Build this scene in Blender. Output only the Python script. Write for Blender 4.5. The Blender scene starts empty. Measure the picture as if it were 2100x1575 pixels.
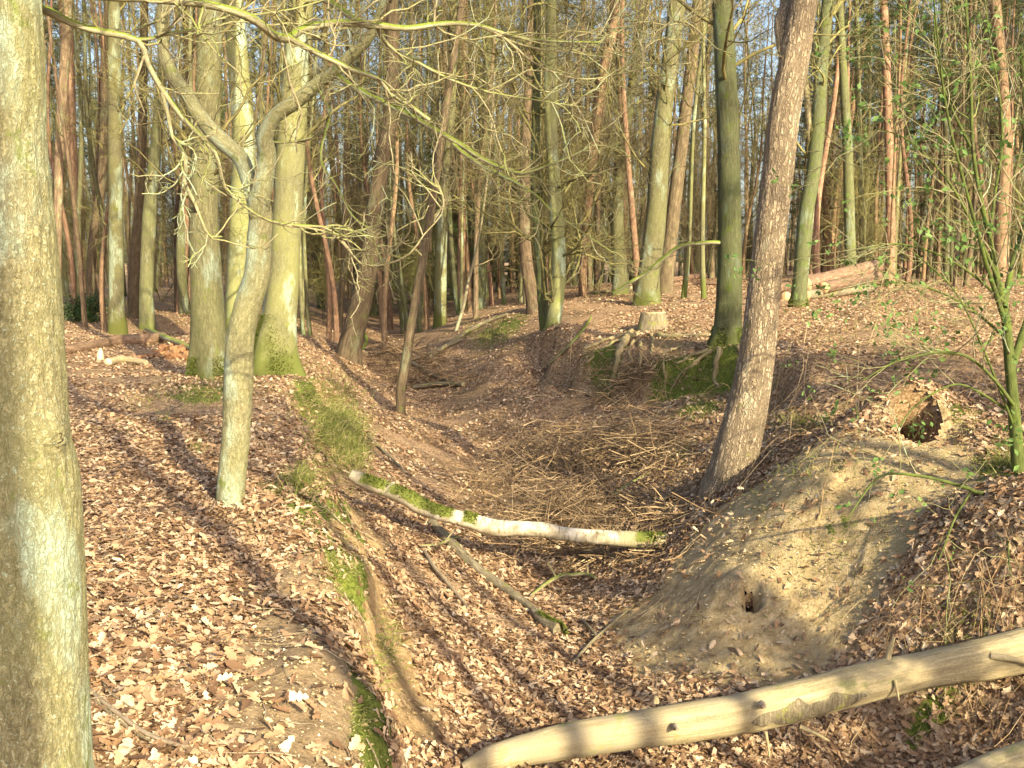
import bpy, math, numpy as np
from math import radians, sin, cos, tan, pi

# ------------------------------------------------------------------ camera, sky, sun
scene = bpy.context.scene
F = 2060.0                    # focal length in photograph pixels (2100 wide)
PITCH = radians(7.0)
ZC = 1.65
cam_d = bpy.data.cameras.new('camera')
cam_d.sensor_width = 36.0
cam_d.lens = F / 2100.0 * 36.0
cam_d.clip_start = 0.05
cam_d.clip_end = 2000
cam = bpy.data.objects.new('camera', cam_d)
scene.collection.objects.link(cam)
cam.location = (0, 0, ZC)
cam.rotation_euler = (radians(90) - PITCH, 0, 0)
scene.camera = cam

SUN_EL = radians(27.0)
SUN_AZ = radians(30.0)        # the light travels away from the camera and 30 degrees to the left
world = bpy.data.worlds.new("World")
scene.world = world
world.use_nodes = True
wt = world.node_tree
wt.nodes.clear()
wo = wt.nodes.new('ShaderNodeOutputWorld')
wb = wt.nodes.new('ShaderNodeBackground')
ws = wt.nodes.new('ShaderNodeTexSky')
ws.sky_type = 'NISHITA'
ws.sun_disc = False
ws.sun_elevation = SUN_EL
ws.sun_rotation = radians(180) - SUN_AZ
ws.air_density = 1.0
ws.dust_density = 4.0
ws.ozone_density = 1.0
wb.inputs['Strength'].default_value = 0.125
wt.links.new(ws.outputs[0], wb.inputs[0])
wt.links.new(wb.outputs[0], wo.inputs[0])

sun_d = bpy.data.lights.new('sun', 'SUN')
sun_d.energy = 5.0
sun_d.angle = radians(0.55)
sun_d.color = (1.0, 0.87, 0.565)
sun = bpy.data.objects.new('sun', sun_d)
scene.collection.objects.link(sun)
# lamp -Z is the direction of travel
import mathutils
_dir = mathutils.Vector((-sin(SUN_AZ) * cos(SUN_EL), cos(SUN_AZ) * cos(SUN_EL), -sin(SUN_EL)))
sun.rotation_euler = _dir.to_track_quat('-Z', 'Y').to_euler()

scene.view_settings.view_transform = 'Standard'
scene.view_settings.look = 'None'
scene.view_settings.exposure = 1.4
scene.view_settings.gamma = 1.0
scene.cycles.max_bounces = 5
scene.cycles.diffuse_bounces = 3
scene.cycles.glossy_bounces = 1
scene.cycles.transmission_bounces = 2
scene.cycles.transparent_max_bounces = 4
scene.cycles.caustics_reflective = False
scene.cycles.caustics_refractive = False

RNG = np.random.default_rng(11)

# ------------------------------------------------------------------ numpy noise
def _hash(ix, iy, iz):
    h = (ix.astype(np.int64) * 374761393 + iy.astype(np.int64) * 668265263 + iz.astype(np.int64) * 2147483647 + 1274126177) & 0xffffffff
    h = ((h ^ (h >> 13)) * 1274126177) & 0xffffffff
    h = (h ^ (h >> 16)) & 0xffffffff
    return h / 4294967295.0

def vnoise(x, y, z=None):
    x = np.asarray(x, float); y = np.asarray(y, float)
    z = np.zeros_like(x) if z is None else np.asarray(z, float)
    x0 = np.floor(x); y0 = np.floor(y); z0 = np.floor(z)
    fx, fy, fz = x - x0, y - y0, z - z0
    fx = fx * fx * (3 - 2 * fx); fy = fy * fy * (3 - 2 * fy); fz = fz * fz * (3 - 2 * fz)
    r = 0
    for dx in (0, 1):
        wx = fx if dx else 1 - fx
        for dy in (0, 1):
            wy = fy if dy else 1 - fy
            for dz in (0, 1):
                wz = fz if dz else 1 - fz
                r = r + wx * wy * wz * _hash(x0 + dx, y0 + dy, z0 + dz)
    return r * 2 - 1

def fbm(x, y, z=None, octv=4, gain=0.5):
    a, s, t = 1.0, 0, 0
    z = np.zeros_like(np.asarray(x, float)) if z is None else z
    for i in range(octv):
        s = s + a * vnoise(x * 2 ** i + 17.3 * i, y * 2 ** i - 9.1 * i, z * 2 ** i + 3.7 * i)
        t += a; a *= gain
    return s / t

def smooth(a, b, x):
    t = np.clip((x - a) / (b - a), 0, 1)
    return t * t * (3 - 2 * t)

# ------------------------------------------------------------------ rays of the real camera -> places on the ground
def ray(u, v):
    dx = (u - 1050.0) / F; dy = -(v - 787.5) / F
    return dx, cos(PITCH) + dy * sin(PITCH), -sin(PITCH) + dy * cos(PITCH)

def at_Y(u, v, Y):
    dx, dy, dz = ray(u, v); t = Y / dy
    return np.array([dx * t, Y, ZC + dz * t])

def at_z(u, v, z):
    dx, dy, dz = ray(u, v); t = (z - ZC) / dz
    return np.array([dx * t, dy * t, z])

# ------------------------------------------------------------------ terrain
_scr = [  # (u, v, height): surveyed points of the left bank, the gully and the right bank
    (250,1560,.0),(500,1560,-.03),(300,1200,.02),(300,1000,0),(300,850,0),(250,750,0),(200,700,0),(450,1060,-.02),
    (600,1230,-.13),(700,1330,-.28),(735,1230,-.33),(700,1450,-.22),(780,1500,-.38),(550,1400,-.06),(690,1100,-.24),(560,1000,-.04),(600,900,-.12),
    (500,850,-.02),(560,790,-.02),(620,800,-.08),(650,690,0),(550,700,0),(400,690,.02),(240,650,0),
    (1200,1450,-.92),(1200,1300,-.97),(1130,1200,-1.0),(1100,1080,-1.0),(1020,920,-1.0),(900,855,-.97),(820,800,-.95),(760,755,-.9),
    (800,1100,-.52),(900,1200,-.72),(1000,1350,-.84),(950,1500,-.86),(850,1250,-.66),(800,900,-.62),(750,800,-.58),(700,740,-.3),(900,980,-.85),
    (1100,800,-.35),(1000,750,-.3),(1060,705,.05),(960,790,-.66),(1180,760,-.1),(1150,700,.2),(1050,640,.5),(900,680,-.1),(960,640,.3),
    (1340,680,.45),(1250,760,.0),(1300,900,-.52),(1200,850,-.5),(1400,830,-.1),(1490,720,.32),(1400,1000,-.68),(1490,1000,-.42),
    (1300,1050,-.88),(1640,625,.75),(1900,620,.8),(1900,700,.62),(1750,800,.36),(2050,800,.47),(1700,870,.13),(1600,880,.0),
    (1600,960,.03),(1650,930,.15),(1750,920,.25),(1560,990,-.1),(1450,1060,-.37),(1380,1110,-.6),(1600,1100,-.25),(1500,1200,-.46),
    (1400,1250,-.7),(1350,1350,-.87),(1700,1150,-.3),(1750,1020,.05),(1900,1000,.15),(2050,950,.3),(1900,1200,-.2),(2050,1200,-.1),
    (1700,1300,-.6),(1900,1350,-.55),(1600,1450,-.87),(1500,1570,-.95),(2000,1500,-.8),(1200,1570,-.96),(1640,790,.28),(1250,640,.62),
]
_pts = [tuple(at_z(*p)) for p in _scr] + [
    (0,0,0),(-3,0,0),(-6,0,0),(-9,6,0),(-12,12,.05),(-3.5,4,0),(-1.2,2,0),(.5,1.6,-.25),(2.2,0,-.1),(.6,3.2,-.85),(1.8,3.6,-.8),(3.4,3.6,-.35),(5,2,.1),(5.5,5,.3),
    (7,8,.5),(10,12,.65),(12,20,.85),(-.25,4.6,-.75),(-.35,5.6,-.8),(.9,4.5,-.95),(-14,20,.1),(-10,30,.0),(0,34,.45),(5,30,.85),(12,34,.9),(20,25,.9),(-18,40,.1),(-5,42,.1),(3,44,.6),(14,45,.9),
    (-2.6,30,-.62),(-3.2,36,-.3),(2,25,.62),(3.5,22,.75),(-20,10,.1),(20,12,.8),(-15,-4,.1),(0,-6,.1),(12,-4,.3),(4,-6,.2),
]
_P = np.array(_pts)
def _phi(r2):
    return 0.5 * r2 * np.log(r2 + 1e-9)
_n = len(_P)
_A = np.zeros((_n + 3, _n + 3))
_d2 = ((_P[:, None, :2] - _P[None, :, :2]) ** 2).sum(-1)
_A[:_n, :_n] = _phi(_d2) + np.eye(_n) * 0.02
_A[:_n, _n] = 1; _A[:_n, _n + 1:] = _P[:, :2]
_A[_n, :_n] = 1; _A[_n + 1:, :_n] = _P[:, :2].T
_W = np.linalg.solve(_A, np.concatenate([_P[:, 2], [0, 0, 0]]))

def _tps(x, y):
    out = _W[_n] + _W[_n + 1] * x + _W[_n + 2] * y
    for i in range(_n):
        out = out + _W[i] * _phi((x - _P[i, 0]) ** 2 + (y - _P[i, 1]) ** 2)
    return out

LIP = np.array([(-.35,2.9),(-.47,3.87),(-.66,4.47),(-.88,5.77),(-1.13,6.8),(-1.45,8.3),(-2.0,10.1),(-2.5,12),(-3.05,15.5),(-3.6,19)])
RIP = np.array([(0.2,19.5),(1.1,15.8),(1.75,14.4),(2.35,13.7),(2.9,13.0),(3.0,11.6),(3.2,10.2)])

def sdist(x, y, poly):
    """signed distance to a polyline (positive on the right of its direction) and the position along it"""
    best = np.full(np.shape(x), 1e9); sg = np.ones(np.shape(x)); al = np.zeros(np.shape(x)); L = 0
    for a, b in zip(poly[:-1], poly[1:]):
        d = b - a; l = np.hypot(*d); d = d / l
        px, py = x - a[0], y - a[1]
        t = px * d[0] + py * d[1]; tc = np.clip(t, 0, l)
        qx, qy = px - tc * d[0], py - tc * d[1]
        r = np.hypot(qx, qy); s = px * d[1] - py * d[0]
        m = r < best
        best = np.where(m, r, best); sg = np.where(m, np.sign(s), sg); al = np.where(m, L + tc, al)
        L += l
    return best * sg, al, L

HOLES = []   # (x, y, radius across, radius deep, depth)
def H(x, y):
    x = np.asarray(x, float); y = np.asarray(y, float)
    xc = np.clip(x, -16, 16); yc = np.clip(y, -6, 45)
    z = _tps(xc, yc)
    z = np.clip(z, -1.1, 1.3)
    near = np.exp(-np.maximum(0, y - 10) / 10)
    # eroded steps
    d, al, L = sdist(x, y, LIP)
    env = smooth(0, 1.0, al) * smooth(0, 2.5, L - al)
    dd = d + .17 * vnoise(x * 2.0, y * 2.0) + .07 * vnoise(x * 6, y * 6) + .03 * vnoise(x * 15, y * 15)
    hs = .15 + .07 * vnoise(al * .9, al * 0 + 4.2) + .10 * np.exp(-((y - 4.9) / 1.1) ** 2)
    z = z - env * hs * np.tanh(dd / .09) * np.exp(-(dd / .5) ** 2)
    d, al, L = sdist(x, y, RIP)
    env = smooth(0, 1.5, al) * smooth(0, 1.2, L - al)
    dd = d + .18 * vnoise(x * 1.7 + 9, y * 1.7) + .06 * vnoise(x * 5, y * 5)
    z = z - env * .32 * np.tanh(dd / .10) * np.exp(-(dd / .6) ** 2)
    z = z + .13 * np.exp(-(((x - 2.05) / .55) ** 2 + ((y - 6.9) / .6) ** 2))
    z = z + .035 * fbm(x * .9, y * .9, octv=3) + near * .014 * fbm(x * 5, y * 5, octv=3)
    z = z + smooth(10, 40, np.hypot(x, y)) * .12 * fbm(x * .15, y * .15, octv=2)
    for hx, hy, ra, rb, dep in HOLES:
        q = ((x - hx) / ra) ** 2 + ((y - hy) / rb) ** 2
        z = z - dep * np.exp(-q ** 2)
        if ra > .2:      # a raised back wall over the burrow mouth
            z = z + .34 * np.exp(-(((x - hx) / .5) ** 2 + ((y - hy - .50) / np.where(y > hy + .5, .6, .27)) ** 2))
    return z

def h1(x, y):
    return float(H(np.array([x]), np.array([y]))[0])

def hit(u, v):
    """where the line of sight through a pixel of the photograph meets the terrain"""
    dx, dy, dz = ray(u, v)
    t = np.linspace(2.5, 90, 1800) ; t = 2.5 * (90 / 2.5) ** ((t - 2.5) / 87.5)
    z = H(dx * t, dy * t)
    m = np.nonzero(ZC + dz * t < z)[0]
    if len(m) == 0:
        t0 = 60.0
    else:
        t0 = t[m[0]]
        if m[0] > 0:
            ts = np.linspace(t[m[0] - 1], t0, 12); zs = H(dx * ts, dy * ts)
            t0 = ts[np.nonzero(ZC + dz * ts <= zs)[0][0]]
    return np.array([dx * t0, dy * t0, h1(dx * t0, dy * t0)])

_a = hit(1912, 892); HOLES.append((_a[0], _a[1] + .05, .25, .22, .12))
_b = hit(1545, 1232); HOLES.append((_b[0], _b[1] + .04, .055, .09, .14))
_c = hit(1770, 990); HOLES.append((_c[0] - .05, _c[1] + .05, .14, .16, .10))

def clear_of_holes(x, y):
    k = np.ones(np.shape(x), bool)
    for hx, hy, ra, rb, dep in HOLES[:2]:
        k &= (((x - hx) / (ra * .8)) ** 2 + ((y - hy - rb * (1.1 if ra > .2 else .25)) / (rb * .85)) ** 2) > 1
    return k

# ------------------------------------------------------------------ mesh builder
class MB:
    def __init__(s):
        s.v = []; s.bc = []; s.q = []; s.t = []; s.n = 0; s.qm = []; s.tm = []
    def add(s, v, quads=None, tris=None, bc=None, mi=0):
        v = np.asarray(v, float).reshape(-1, 3)
        s.v.append(v); s.bc.append(v if bc is None else np.asarray(bc, float).reshape(-1, 3))
        if quads is not None and len(quads):
            s.q.append(np.asarray(quads, np.int64) + s.n); s.qm.append(np.full(len(quads), mi))
        if tris is not None and len(tris):
            s.t.append(np.asarray(tris, np.int64) + s.n); s.tm.append(np.full(len(tris), mi))
        s.n += len(v)
    def mesh(s, name, mats, flat=False, origin=None):
        v = np.concatenate(s.v) if s.v else np.zeros((0, 3))
        bc = np.concatenate(s.bc) if s.bc else v
        if origin is not None:
            v = v - np.asarray(origin)
        q = np.concatenate(s.q) if s.q else np.zeros((0, 4), np.int64)
        t = np.concatenate(s.t) if s.t else np.zeros((0, 3), np.int64)
        me = bpy.data.meshes.new(name)
        me.vertices.add(len(v)); me.vertices.foreach_set('co', v.astype(np.float32).ravel())
        nl = len(q) * 4 + len(t) * 3
        me.loops.add(nl); me.loops.foreach_set('vertex_index', np.concatenate([q.ravel(), t.ravel()]).astype(np.int32))
        me.polygons.add(len(q) + len(t))
        ls = np.concatenate([np.arange(len(q)) * 4, len(q) * 4 + np.arange(len(t)) * 3]).astype(np.int32)
        lt = np.concatenate([np.full(len(q), 4), np.full(len(t), 3)]).astype(np.int32)
        me.polygons.foreach_set('loop_start', ls); me.polygons.foreach_set('loop_total', lt)
        mi = np.concatenate(([x for x in s.qm] + [x for x in s.tm]) or [np.zeros(0)]).astype(np.int32)
        me.polygons.foreach_set('material_index', mi)
        me.polygons.foreach_set('use_smooth', np.full(len(q) + len(t), not flat))
        a = me.attributes.new('bc', 'FLOAT_VECTOR', 'POINT'); a.data.foreach_set('vector', bc.astype(np.float32).ravel())
        me.update(calc_edges=True); me.validate()
        for m in (mats if isinstance(mats, (list, tuple)) else [mats]):
            me.materials.append(m)
        return me

COL = scene.collection
def link_mesh(name, mb, mats, parent=None, flat=False):
    loc = parent.location if parent is not None else None
    o = bpy.data.objects.new(name, mb.mesh(name, mats, flat, origin=loc))
    COL.objects.link(o)
    if parent is not None:
        o.parent = parent
    return o

def tag(o, label=None, cat=None, group=None, kind=None):
    if label: o['label'] = label
    if cat: o['category'] = cat
    if group: o['group'] = group
    if kind: o['kind'] = kind
    return o

def thing(name, loc, label, cat, group=None):
    o = bpy.data.objects.new(name, None); COL.objects.link(o)
    o.empty_display_size = .2
    o.location = tuple(float(c) for c in loc)
    return tag(o, label, cat, group)

# ------------------------------------------------------------------ tubes
def resample(P, R, step):
    P = np.asarray(P, float); R = np.asarray(R, float)
    # Catmull-Rom through the points
    Q = np.vstack([2 * P[0] - P[1], P, 2 * P[-1] - P[-2]])
    out, rr = [], []
    for i in range(len(P) - 1):
        p0, p1, p2, p3 = Q[i], Q[i + 1], Q[i + 2], Q[i + 3]
        n = max(1, int(np.ceil(np.linalg.norm(p2 - p1) / step)))
        t = (np.arange(n) / n)[:, None]
        out.append(.5 * ((2 * p1) + (-p0 + p2) * t + (2 * p0 - 5 * p1 + 4 * p2 - p3) * t ** 2 + (-p0 + 3 * p1 - 3 * p2 + p3) * t ** 3))
        rr.append(R[i] + (R[i + 1] - R[i]) * t[:, 0])
    out.append(P[-1:]); rr.append(R[-1:])
    return np.vstack(out), np.concatenate(rr)

def tube(mb, P, R, sides=8, cap=True, ridge=0.0, lump=0.0, flare=None, seed=0, mi=0, flute=0.0, bulge=()):
    P = np.asarray(P, float); R = np.asarray(R, float); n = len(P)
    T = np.gradient(P, axis=0); T /= np.linalg.norm(T, axis=1)[:, None] + 1e-12
    # parallel transport
    ref = np.array([1., 0, 0]) if abs(T[0][0]) < .8 else np.array([0, 0, 1.])
    A = np.zeros_like(P); a = np.cross(T[0], ref); a /= np.linalg.norm(a)
    for i in range(n):
        a = a - T[i] * np.dot(a, T[i]); a /= np.linalg.norm(a) + 1e-12
        A[i] = a
    B = np.cross(T, A)
    th = np.arange(sides) / sides * 2 * pi
    S = np.concatenate([[0], np.cumsum(np.linalg.norm(np.diff(P, axis=0), axis=1))])
    c, s_ = np.cos(th), np.sin(th)
    r0 = max(R.max(), 1e-4)
    rr = np.repeat(R[:, None], sides, 1)
    X = c[None] * rr; Y = s_[None] * rr; Z = np.repeat(S[:, None], sides, 1)
    if lump:
        rr = rr * (1 + lump * fbm(X / r0 * .9 + seed, Y / r0 * .9, Z / r0 * .35, octv=3))
    if ridge:
        k = 1 / .022
        nz = fbm(c[None] * rr * k + seed, s_[None] * rr * k, Z * k * .22, octv=2)
        rr = rr + ridge * (1 - np.abs(nz) * 3.2)
    if flare is not None:
        amp, hgt, lobes = flare
        f = amp * np.exp(-Z / hgt)
        rr = rr * (1 + f * (1 + .55 * np.sin(lobes * th[None] + seed) + .3 * np.sin((lobes + 2) * th[None] + 2 * seed)))
    if flute:
        rr = rr * (1 + flute * np.sin(3 * th[None] + seed + Z * .4))
    V = P[:, None] + A[:, None] * (c[None, :, None] * rr[..., None]) + B[:, None] * (s_[None, :, None] * rr[..., None])
    for bcn, brad, bamp in bulge:
        dd_ = np.linalg.norm(V - np.asarray(bcn), axis=-1); oo = V - P[:, None]; oo /= np.linalg.norm(oo, axis=-1, keepdims=True)
        V = V + oo * (bamp * np.exp(-(dd_ / brad) ** 2))[..., None]
    bc = np.stack([c[None] * R[:, None] + seed * 3.1, s_[None] * R[:, None], Z], -1)
    i = np.arange(n - 1)[:, None] * sides; j = np.arange(sides)[None]; j2 = (j + 1) % sides
    q = np.stack([i + j, i + j2, i + sides + j2, i + sides + j], -1).reshape(-1, 4)
    mb.add(V.reshape(-1, 3), q, bc=bc.reshape(-1, 3), mi=mi)
    if cap:
        for e in (0, n - 1):
            base = V[e]; cen = base.mean(0)
            vv = np.vstack([base, cen]); k = np.arange(sides)
            tr = np.stack([k, (k + 1) % sides, np.full(sides, sides)], -1)
            if e == 0: tr = tr[:, ::-1]
            mb.add(vv, tris=tr, bc=np.vstack([bc[e], bc[e].mean(0)]), mi=mi)
    return V

def bulk_tubes(mb, paths, R, sides=3, mi=0):
    """paths (N, k, 3), R (N, k)"""
    N, k, _ = paths.shape
    if N == 0: return
    T = np.empty_like(paths); T[:, 1:-1] = paths[:, 2:] - paths[:, :-2]; T[:, 0] = paths[:, 1] - paths[:, 0]; T[:, -1] = paths[:, -1] - paths[:, -2]
    T /= np.linalg.norm(T, axis=-1, keepdims=True) + 1e-12
    m = T.mean(1)
    ref = np.where((np.abs(m[:, 2:3]) < .7), np.array([[0, 0, 1.]]), np.array([[1., 0, 0]]))[:, None]
    A = np.cross(T, np.broadcast_to(ref, T.shape)); A /= np.linalg.norm(A, axis=-1, keepdims=True) + 1e-9
    B = np.cross(T, A)
    th = np.arange(sides) / sides * 2 * pi
    V = paths[:, :, None] + R[:, :, None, None] * (A[:, :, None] * np.cos(th)[None, None, :, None] + B[:, :, None] * np.sin(th)[None, None, :, None])
    base = (np.arange(N) * k * sides)[:, None, None]; i = (np.arange(k - 1) * sides)[None, :, None]; j = np.arange(sides)[None, None]
    j2 = (j + 1) % sides
    q = np.stack(np.broadcast_arrays(base + i + j, base + i + j2, base + i + sides + j2, base + i + sides + j), -1).reshape(-1, 4)
    mb.add(V.reshape(-1, 3), q, mi=mi)

def grow(P0, D, L, R0, R1, k, wob, up, rng):
    """bulk paths (N, k+1, 3) and radii; D unit directions, L lengths"""
    N = len(P0); paths = np.empty((N, k + 1, 3)); paths[:, 0] = P0; d = D.copy()
    for i in range(k):
        d = d + rng.normal(0, wob, (N, 3)) + np.array([0, 0, 1.]) * np.asarray(up).reshape(-1, 1)
        d /= np.linalg.norm(d, axis=1, keepdims=True)
        paths[:, i + 1] = paths[:, i] + d * (L / k)[:, None]
    f = np.linspace(0, 1, k + 1)[None]
    return paths, R0[:, None] * (1 - f) + R1[:, None] * f

def spawn(paths, R, per, lo, hi, spread, rng, ratio=.6):
    """child starts along parent paths"""
    N, k, _ = paths.shape
    idx = np.repeat(np.arange(N), per)
    f = rng.uniform(lo, hi, N * per) * (k - 1)
    i = np.minimum(f.astype(int), k - 2); t = (f - i)[:, None]
    p = paths[idx, i] * (1 - t) + paths[idx, i + 1] * t
    d = paths[idx, i + 1] - paths[idx, i]; d /= np.linalg.norm(d, axis=1, keepdims=True) + 1e-9
    r = R[idx, i] * (1 - t[:, 0]) + R[idx, i + 1] * t[:, 0]
    o = rng.normal(0, 1, (N * per, 3)); o -= d * (o * d).sum(1, keepdims=True); o /= np.linalg.norm(o, axis=1, keepdims=True) + 1e-9
    a = rng.uniform(spread[0], spread[1], N * per)[:, None]
    nd = d * np.cos(a) + o * np.sin(a)
    return p, nd, r * ratio, f / (k - 1)
# ------------------------------------------------------------------ materials
class NT:
    def __init__(s, name):
        s.m = bpy.data.materials.new(name); s.m.use_nodes = True
        s.t = s.m.node_tree; s.t.nodes.clear()
        s.out = s.t.nodes.new('ShaderNodeOutputMaterial')
        s.b = s.t.nodes.new('ShaderNodeBsdfPrincipled')
        s.t.links.new(s.b.outputs[0], s.out.inputs[0])
        s.b.inputs['Roughness'].default_value = .85
        s.b.inputs['Specular IOR Level'].default_value = .2
    def n(s, typ, **kw):
        nd = s.t.nodes.new(typ)
        for k, v in kw.items():
            if k in nd.inputs: nd.inputs[k].default_value = v
            else: setattr(nd, k, v)
        return nd
    def l(s, a, b): s.t.links.new(a, b)
    def attr(s, name): return s.n('ShaderNodeAttribute', attribute_name=name)
    def mapping(s, src, scale, loc=(0, 0, 0)):
        m = s.n('ShaderNodeMapping'); m.inputs['Scale'].default_value = scale; m.inputs['Location'].default_value = loc
        s.l(src, m.inputs['Vector']); return m.outputs[0]
    def noise(s, vec, scale, detail=4, rough=.55, dist=0):
        nd = s.n('ShaderNodeTexNoise'); nd.inputs['Scale'].default_value = scale; nd.inputs['Detail'].default_value = detail
        nd.inputs['Roughness'].default_value = rough; nd.inputs['Distortion'].default_value = dist
        s.l(vec, nd.inputs['Vector']); return nd.outputs['Fac']
    def vor(s, vec, scale, feature='F1', out='Distance', rnd=1.0):
        nd = s.n('ShaderNodeTexVoronoi', feature=feature); nd.inputs['Scale'].default_value = scale; nd.inputs['Randomness'].default_value = rnd
        s.l(vec, nd.inputs['Vector']); return nd.outputs[out]
    def ramp(s, fac, stops, interp='LINEAR'):
        r = s.n('ShaderNodeValToRGB'); r.color_ramp.interpolation = interp
        e = r.color_ramp.elements
        while len(e) < len(stops): e.new(.5)
        for el, (p, c) in zip(e, stops):
            el.position = p; el.color = (*c, 1) if len(c) == 3 else c
        s.l(fac, r.inputs[0]); return r.outputs[0]
    def step(s, fac, a, b):
        r = s.n('ShaderNodeMapRange', interpolation_type='SMOOTHSTEP'); r.inputs['From Min'].default_value = a; r.inputs['From Max'].default_value = b
        s.l(fac, r.inputs['Value']); return r.outputs['Result']
    def math(s, op, a, b=None, c=None):
        m = s.n('ShaderNodeMath', operation=op)
        for i, x in enumerate((a, b, c)):
            if x is None: continue
            if hasattr(x, 'node'): s.l(x, m.inputs[i])
            else: m.inputs[i].default_value = x
        return m.outputs[0]
    def mix(s, fac, a, b, mode='MIX'):
        m = s.n('ShaderNodeMix', data_type='RGBA', blend_type=mode)
        for i, x in ((0, fac), (6, a), (7, b)):
            if hasattr(x, 'node'): s.l(x, m.inputs[i])
            elif i == 0: m.inputs[0].default_value = x
            else: m.inputs[i].default_value = (*x, 1)
        return m.outputs[2]
    def bump(s, h, strength=.5, dist=.02, prev=None):
        b = s.n('ShaderNodeBump'); b.inputs['Strength'].default_value = strength; b.inputs['Distance'].default_value = dist
        s.l(h, b.inputs['Height'])
        if prev is not None: s.l(prev, b.inputs['Normal'])
        return b.outputs[0]
    def vary(s, col, hue=.012, val=.42, sat=.15):
        """each object its own slight tone"""
        oi = s.n('ShaderNodeObjectInfo')
        h = s.n('ShaderNodeHueSaturation')
        s.l(s.math('MULTIPLY_ADD', oi.outputs['Random'], hue * 2, .5 - hue), h.inputs['Hue'])
        r2 = s.math('FRACT', s.math('MULTIPLY', oi.outputs['Random'], 7.13))
        s.l(s.math('MULTIPLY_ADD', r2, val * 2, 1 - val), h.inputs['Value'])
        s.l(col, h.inputs['Color']); return h.outputs[0]

def bark(name, dark, mid, light, moss=.3, mosscol=(.10, .14, .02), lichen=.0, lcol=(.33, .42, .30), furrow=28, fstr=.6, fdepth=.012, zs=.22, algae=None, moss_up=0.0, vary=True, cracks=.5, foot=0.0):
    m = NT(name)
    bc = m.attr('bc').outputs['Vector']
    v = m.mapping(bc, (1, 1, zs))
    w = m.noise(bc, 9, 3)
    # distort the coordinates a little so that furrows wander
    vd = m.n('ShaderNodeVectorMath', operation='ADD'); m.l(v, vd.inputs[0])
    ws_ = m.n('ShaderNodeVectorMath', operation='SCALE'); ws_.inputs['Scale'].default_value = .03
    cx = m.n('ShaderNodeTexNoise'); cx.inputs['Scale'].default_value = 14; m.l(bc, cx.inputs['Vector'])
    m.l(cx.outputs['Color'], ws_.inputs[0]); m.l(ws_.outputs[0], vd.inputs[1])
    vv = vd.outputs[0]
    n1 = m.noise(m.mapping(bc, (1, 1, zs * .55)), furrow * .8, 4, .62, .5)
    n2 = m.noise(m.mapping(bc, (1, 1, zs * 1.6), (3, 1, 7)), furrow * 1.5, 3, .6, .3)
    rdg = m.math('MINIMUM', m.math('ABSOLUTE', m.math('SUBTRACT', n1, .5)), m.math('MULTIPLY_ADD', m.math('ABSOLUTE', m.math('SUBTRACT', n2, .5)), 1.4, .02))
    crack = m.step(rdg, .0, .075)
    if cracks > .7:
        ds = m.n('ShaderNodeVectorMath', operation='SCALE'); ds.inputs['Scale'].default_value = .07; m.l(cx.outputs['Color'], ds.inputs[0])
        da = m.n('ShaderNodeVectorMath', operation='ADD'); m.l(m.mapping(bc, (1, 1, zs * 1.1)), da.inputs[0]); m.l(ds.outputs[0], da.inputs[1])
        ve = m.vor(da.outputs[0], furrow * .85, 'DISTANCE_TO_EDGE')
        crack = m.math('MINIMUM', crack, m.step(m.math('MULTIPLY_ADD', m.noise(bc, furrow * 4, 3), .10, ve), .045, .20))
    fine = m.noise(m.mapping(bc, (1, 1, .75)), furrow * 3.4, 6, .75)
    hgt = m.math('ADD', m.math('MULTIPLY', crack, cracks), m.math('MULTIPLY', fine, .75))
    col = m.ramp(m.math('MULTIPLY_ADD', m.noise(v, furrow * .9, 4, .6), .55, m.math('MULTIPLY', fine, .45)), [(.32, dark), (.5, mid), (.68, light)])
    col = m.mix(m.math('MULTIPLY', m.math('SUBTRACT', 1, crack), .45 * cracks * 2), col, tuple(c * .55 for c in dark))
    if algae is not None:
        af, ac = algae
        col = m.mix(m.math('MULTIPLY', m.step(m.noise(m.mapping(bc, (1, 1, .5)), 2.2, 4), .3, .62), af), col, ac)
    if lichen > 0:
        l1 = m.step(m.noise(m.mapping(bc, (1, 1, .35)), 3.5, 5, .6), .62 - .22 * lichen, .70 - .16 * lichen)
        l2 = m.step(m.noise(bc, 95, 3, .7), .58, .64)
        lf = m.math('MAXIMUM', m.math('MULTIPLY', l1, .85), m.math('MULTIPLY', l2, min(1, lichen * 1.4)))
        col = m.mix(m.math('MULTIPLY', lf, m.math('MULTIPLY_ADD', crack, .7, .3)), col, lcol)
    if moss > 0 or moss_up > 0:
        nz = m.noise(bc, 7, 5, .65)
        f = m.math('MULTIPLY', m.step(nz, .66 - .3 * moss, .76 - .28 * moss), .9) if moss > 0 else 0.0
        if moss_up > 0:
            g = m.n('ShaderNodeNewGeometry'); sx = m.n('ShaderNodeSeparateXYZ'); m.l(g.outputs['Normal'], sx.inputs[0])
            up = m.step(m.math('MULTIPLY_ADD', nz, 1.3, sx.outputs['Z']), 1.05 - .6 * moss_up, 1.35 - .6 * moss_up)
            f = m.math('MAXIMUM', f, up)
        mc = m.mix(m.noise(bc, 120, 2), tuple(c * .6 for c in mosscol), tuple(min(1, c * 1.5) for c in mosscol))
        col = m.mix(f, col, mc)
    if foot > 0:
        s3 = m.n('ShaderNodeSeparateXYZ'); m.l(bc, s3.inputs[0])
        ff = m.step(m.math('ADD', m.math('MULTIPLY_ADD', m.noise(m.mapping(bc, (1, 1, .5)), 4.5, 5, .7), -1.7 * foot, s3.outputs['Z']), m.math('MULTIPLY', m.noise(bc, 30, 4), .25 * foot)), .12 + .08 * foot, -.08 - .2 * foot)
        col = m.mix(ff, col, m.mix(m.noise(bc, 90, 3), (.05, .062, .016), (.15, .165, .04)))
    if vary: col = m.vary(col)
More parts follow.
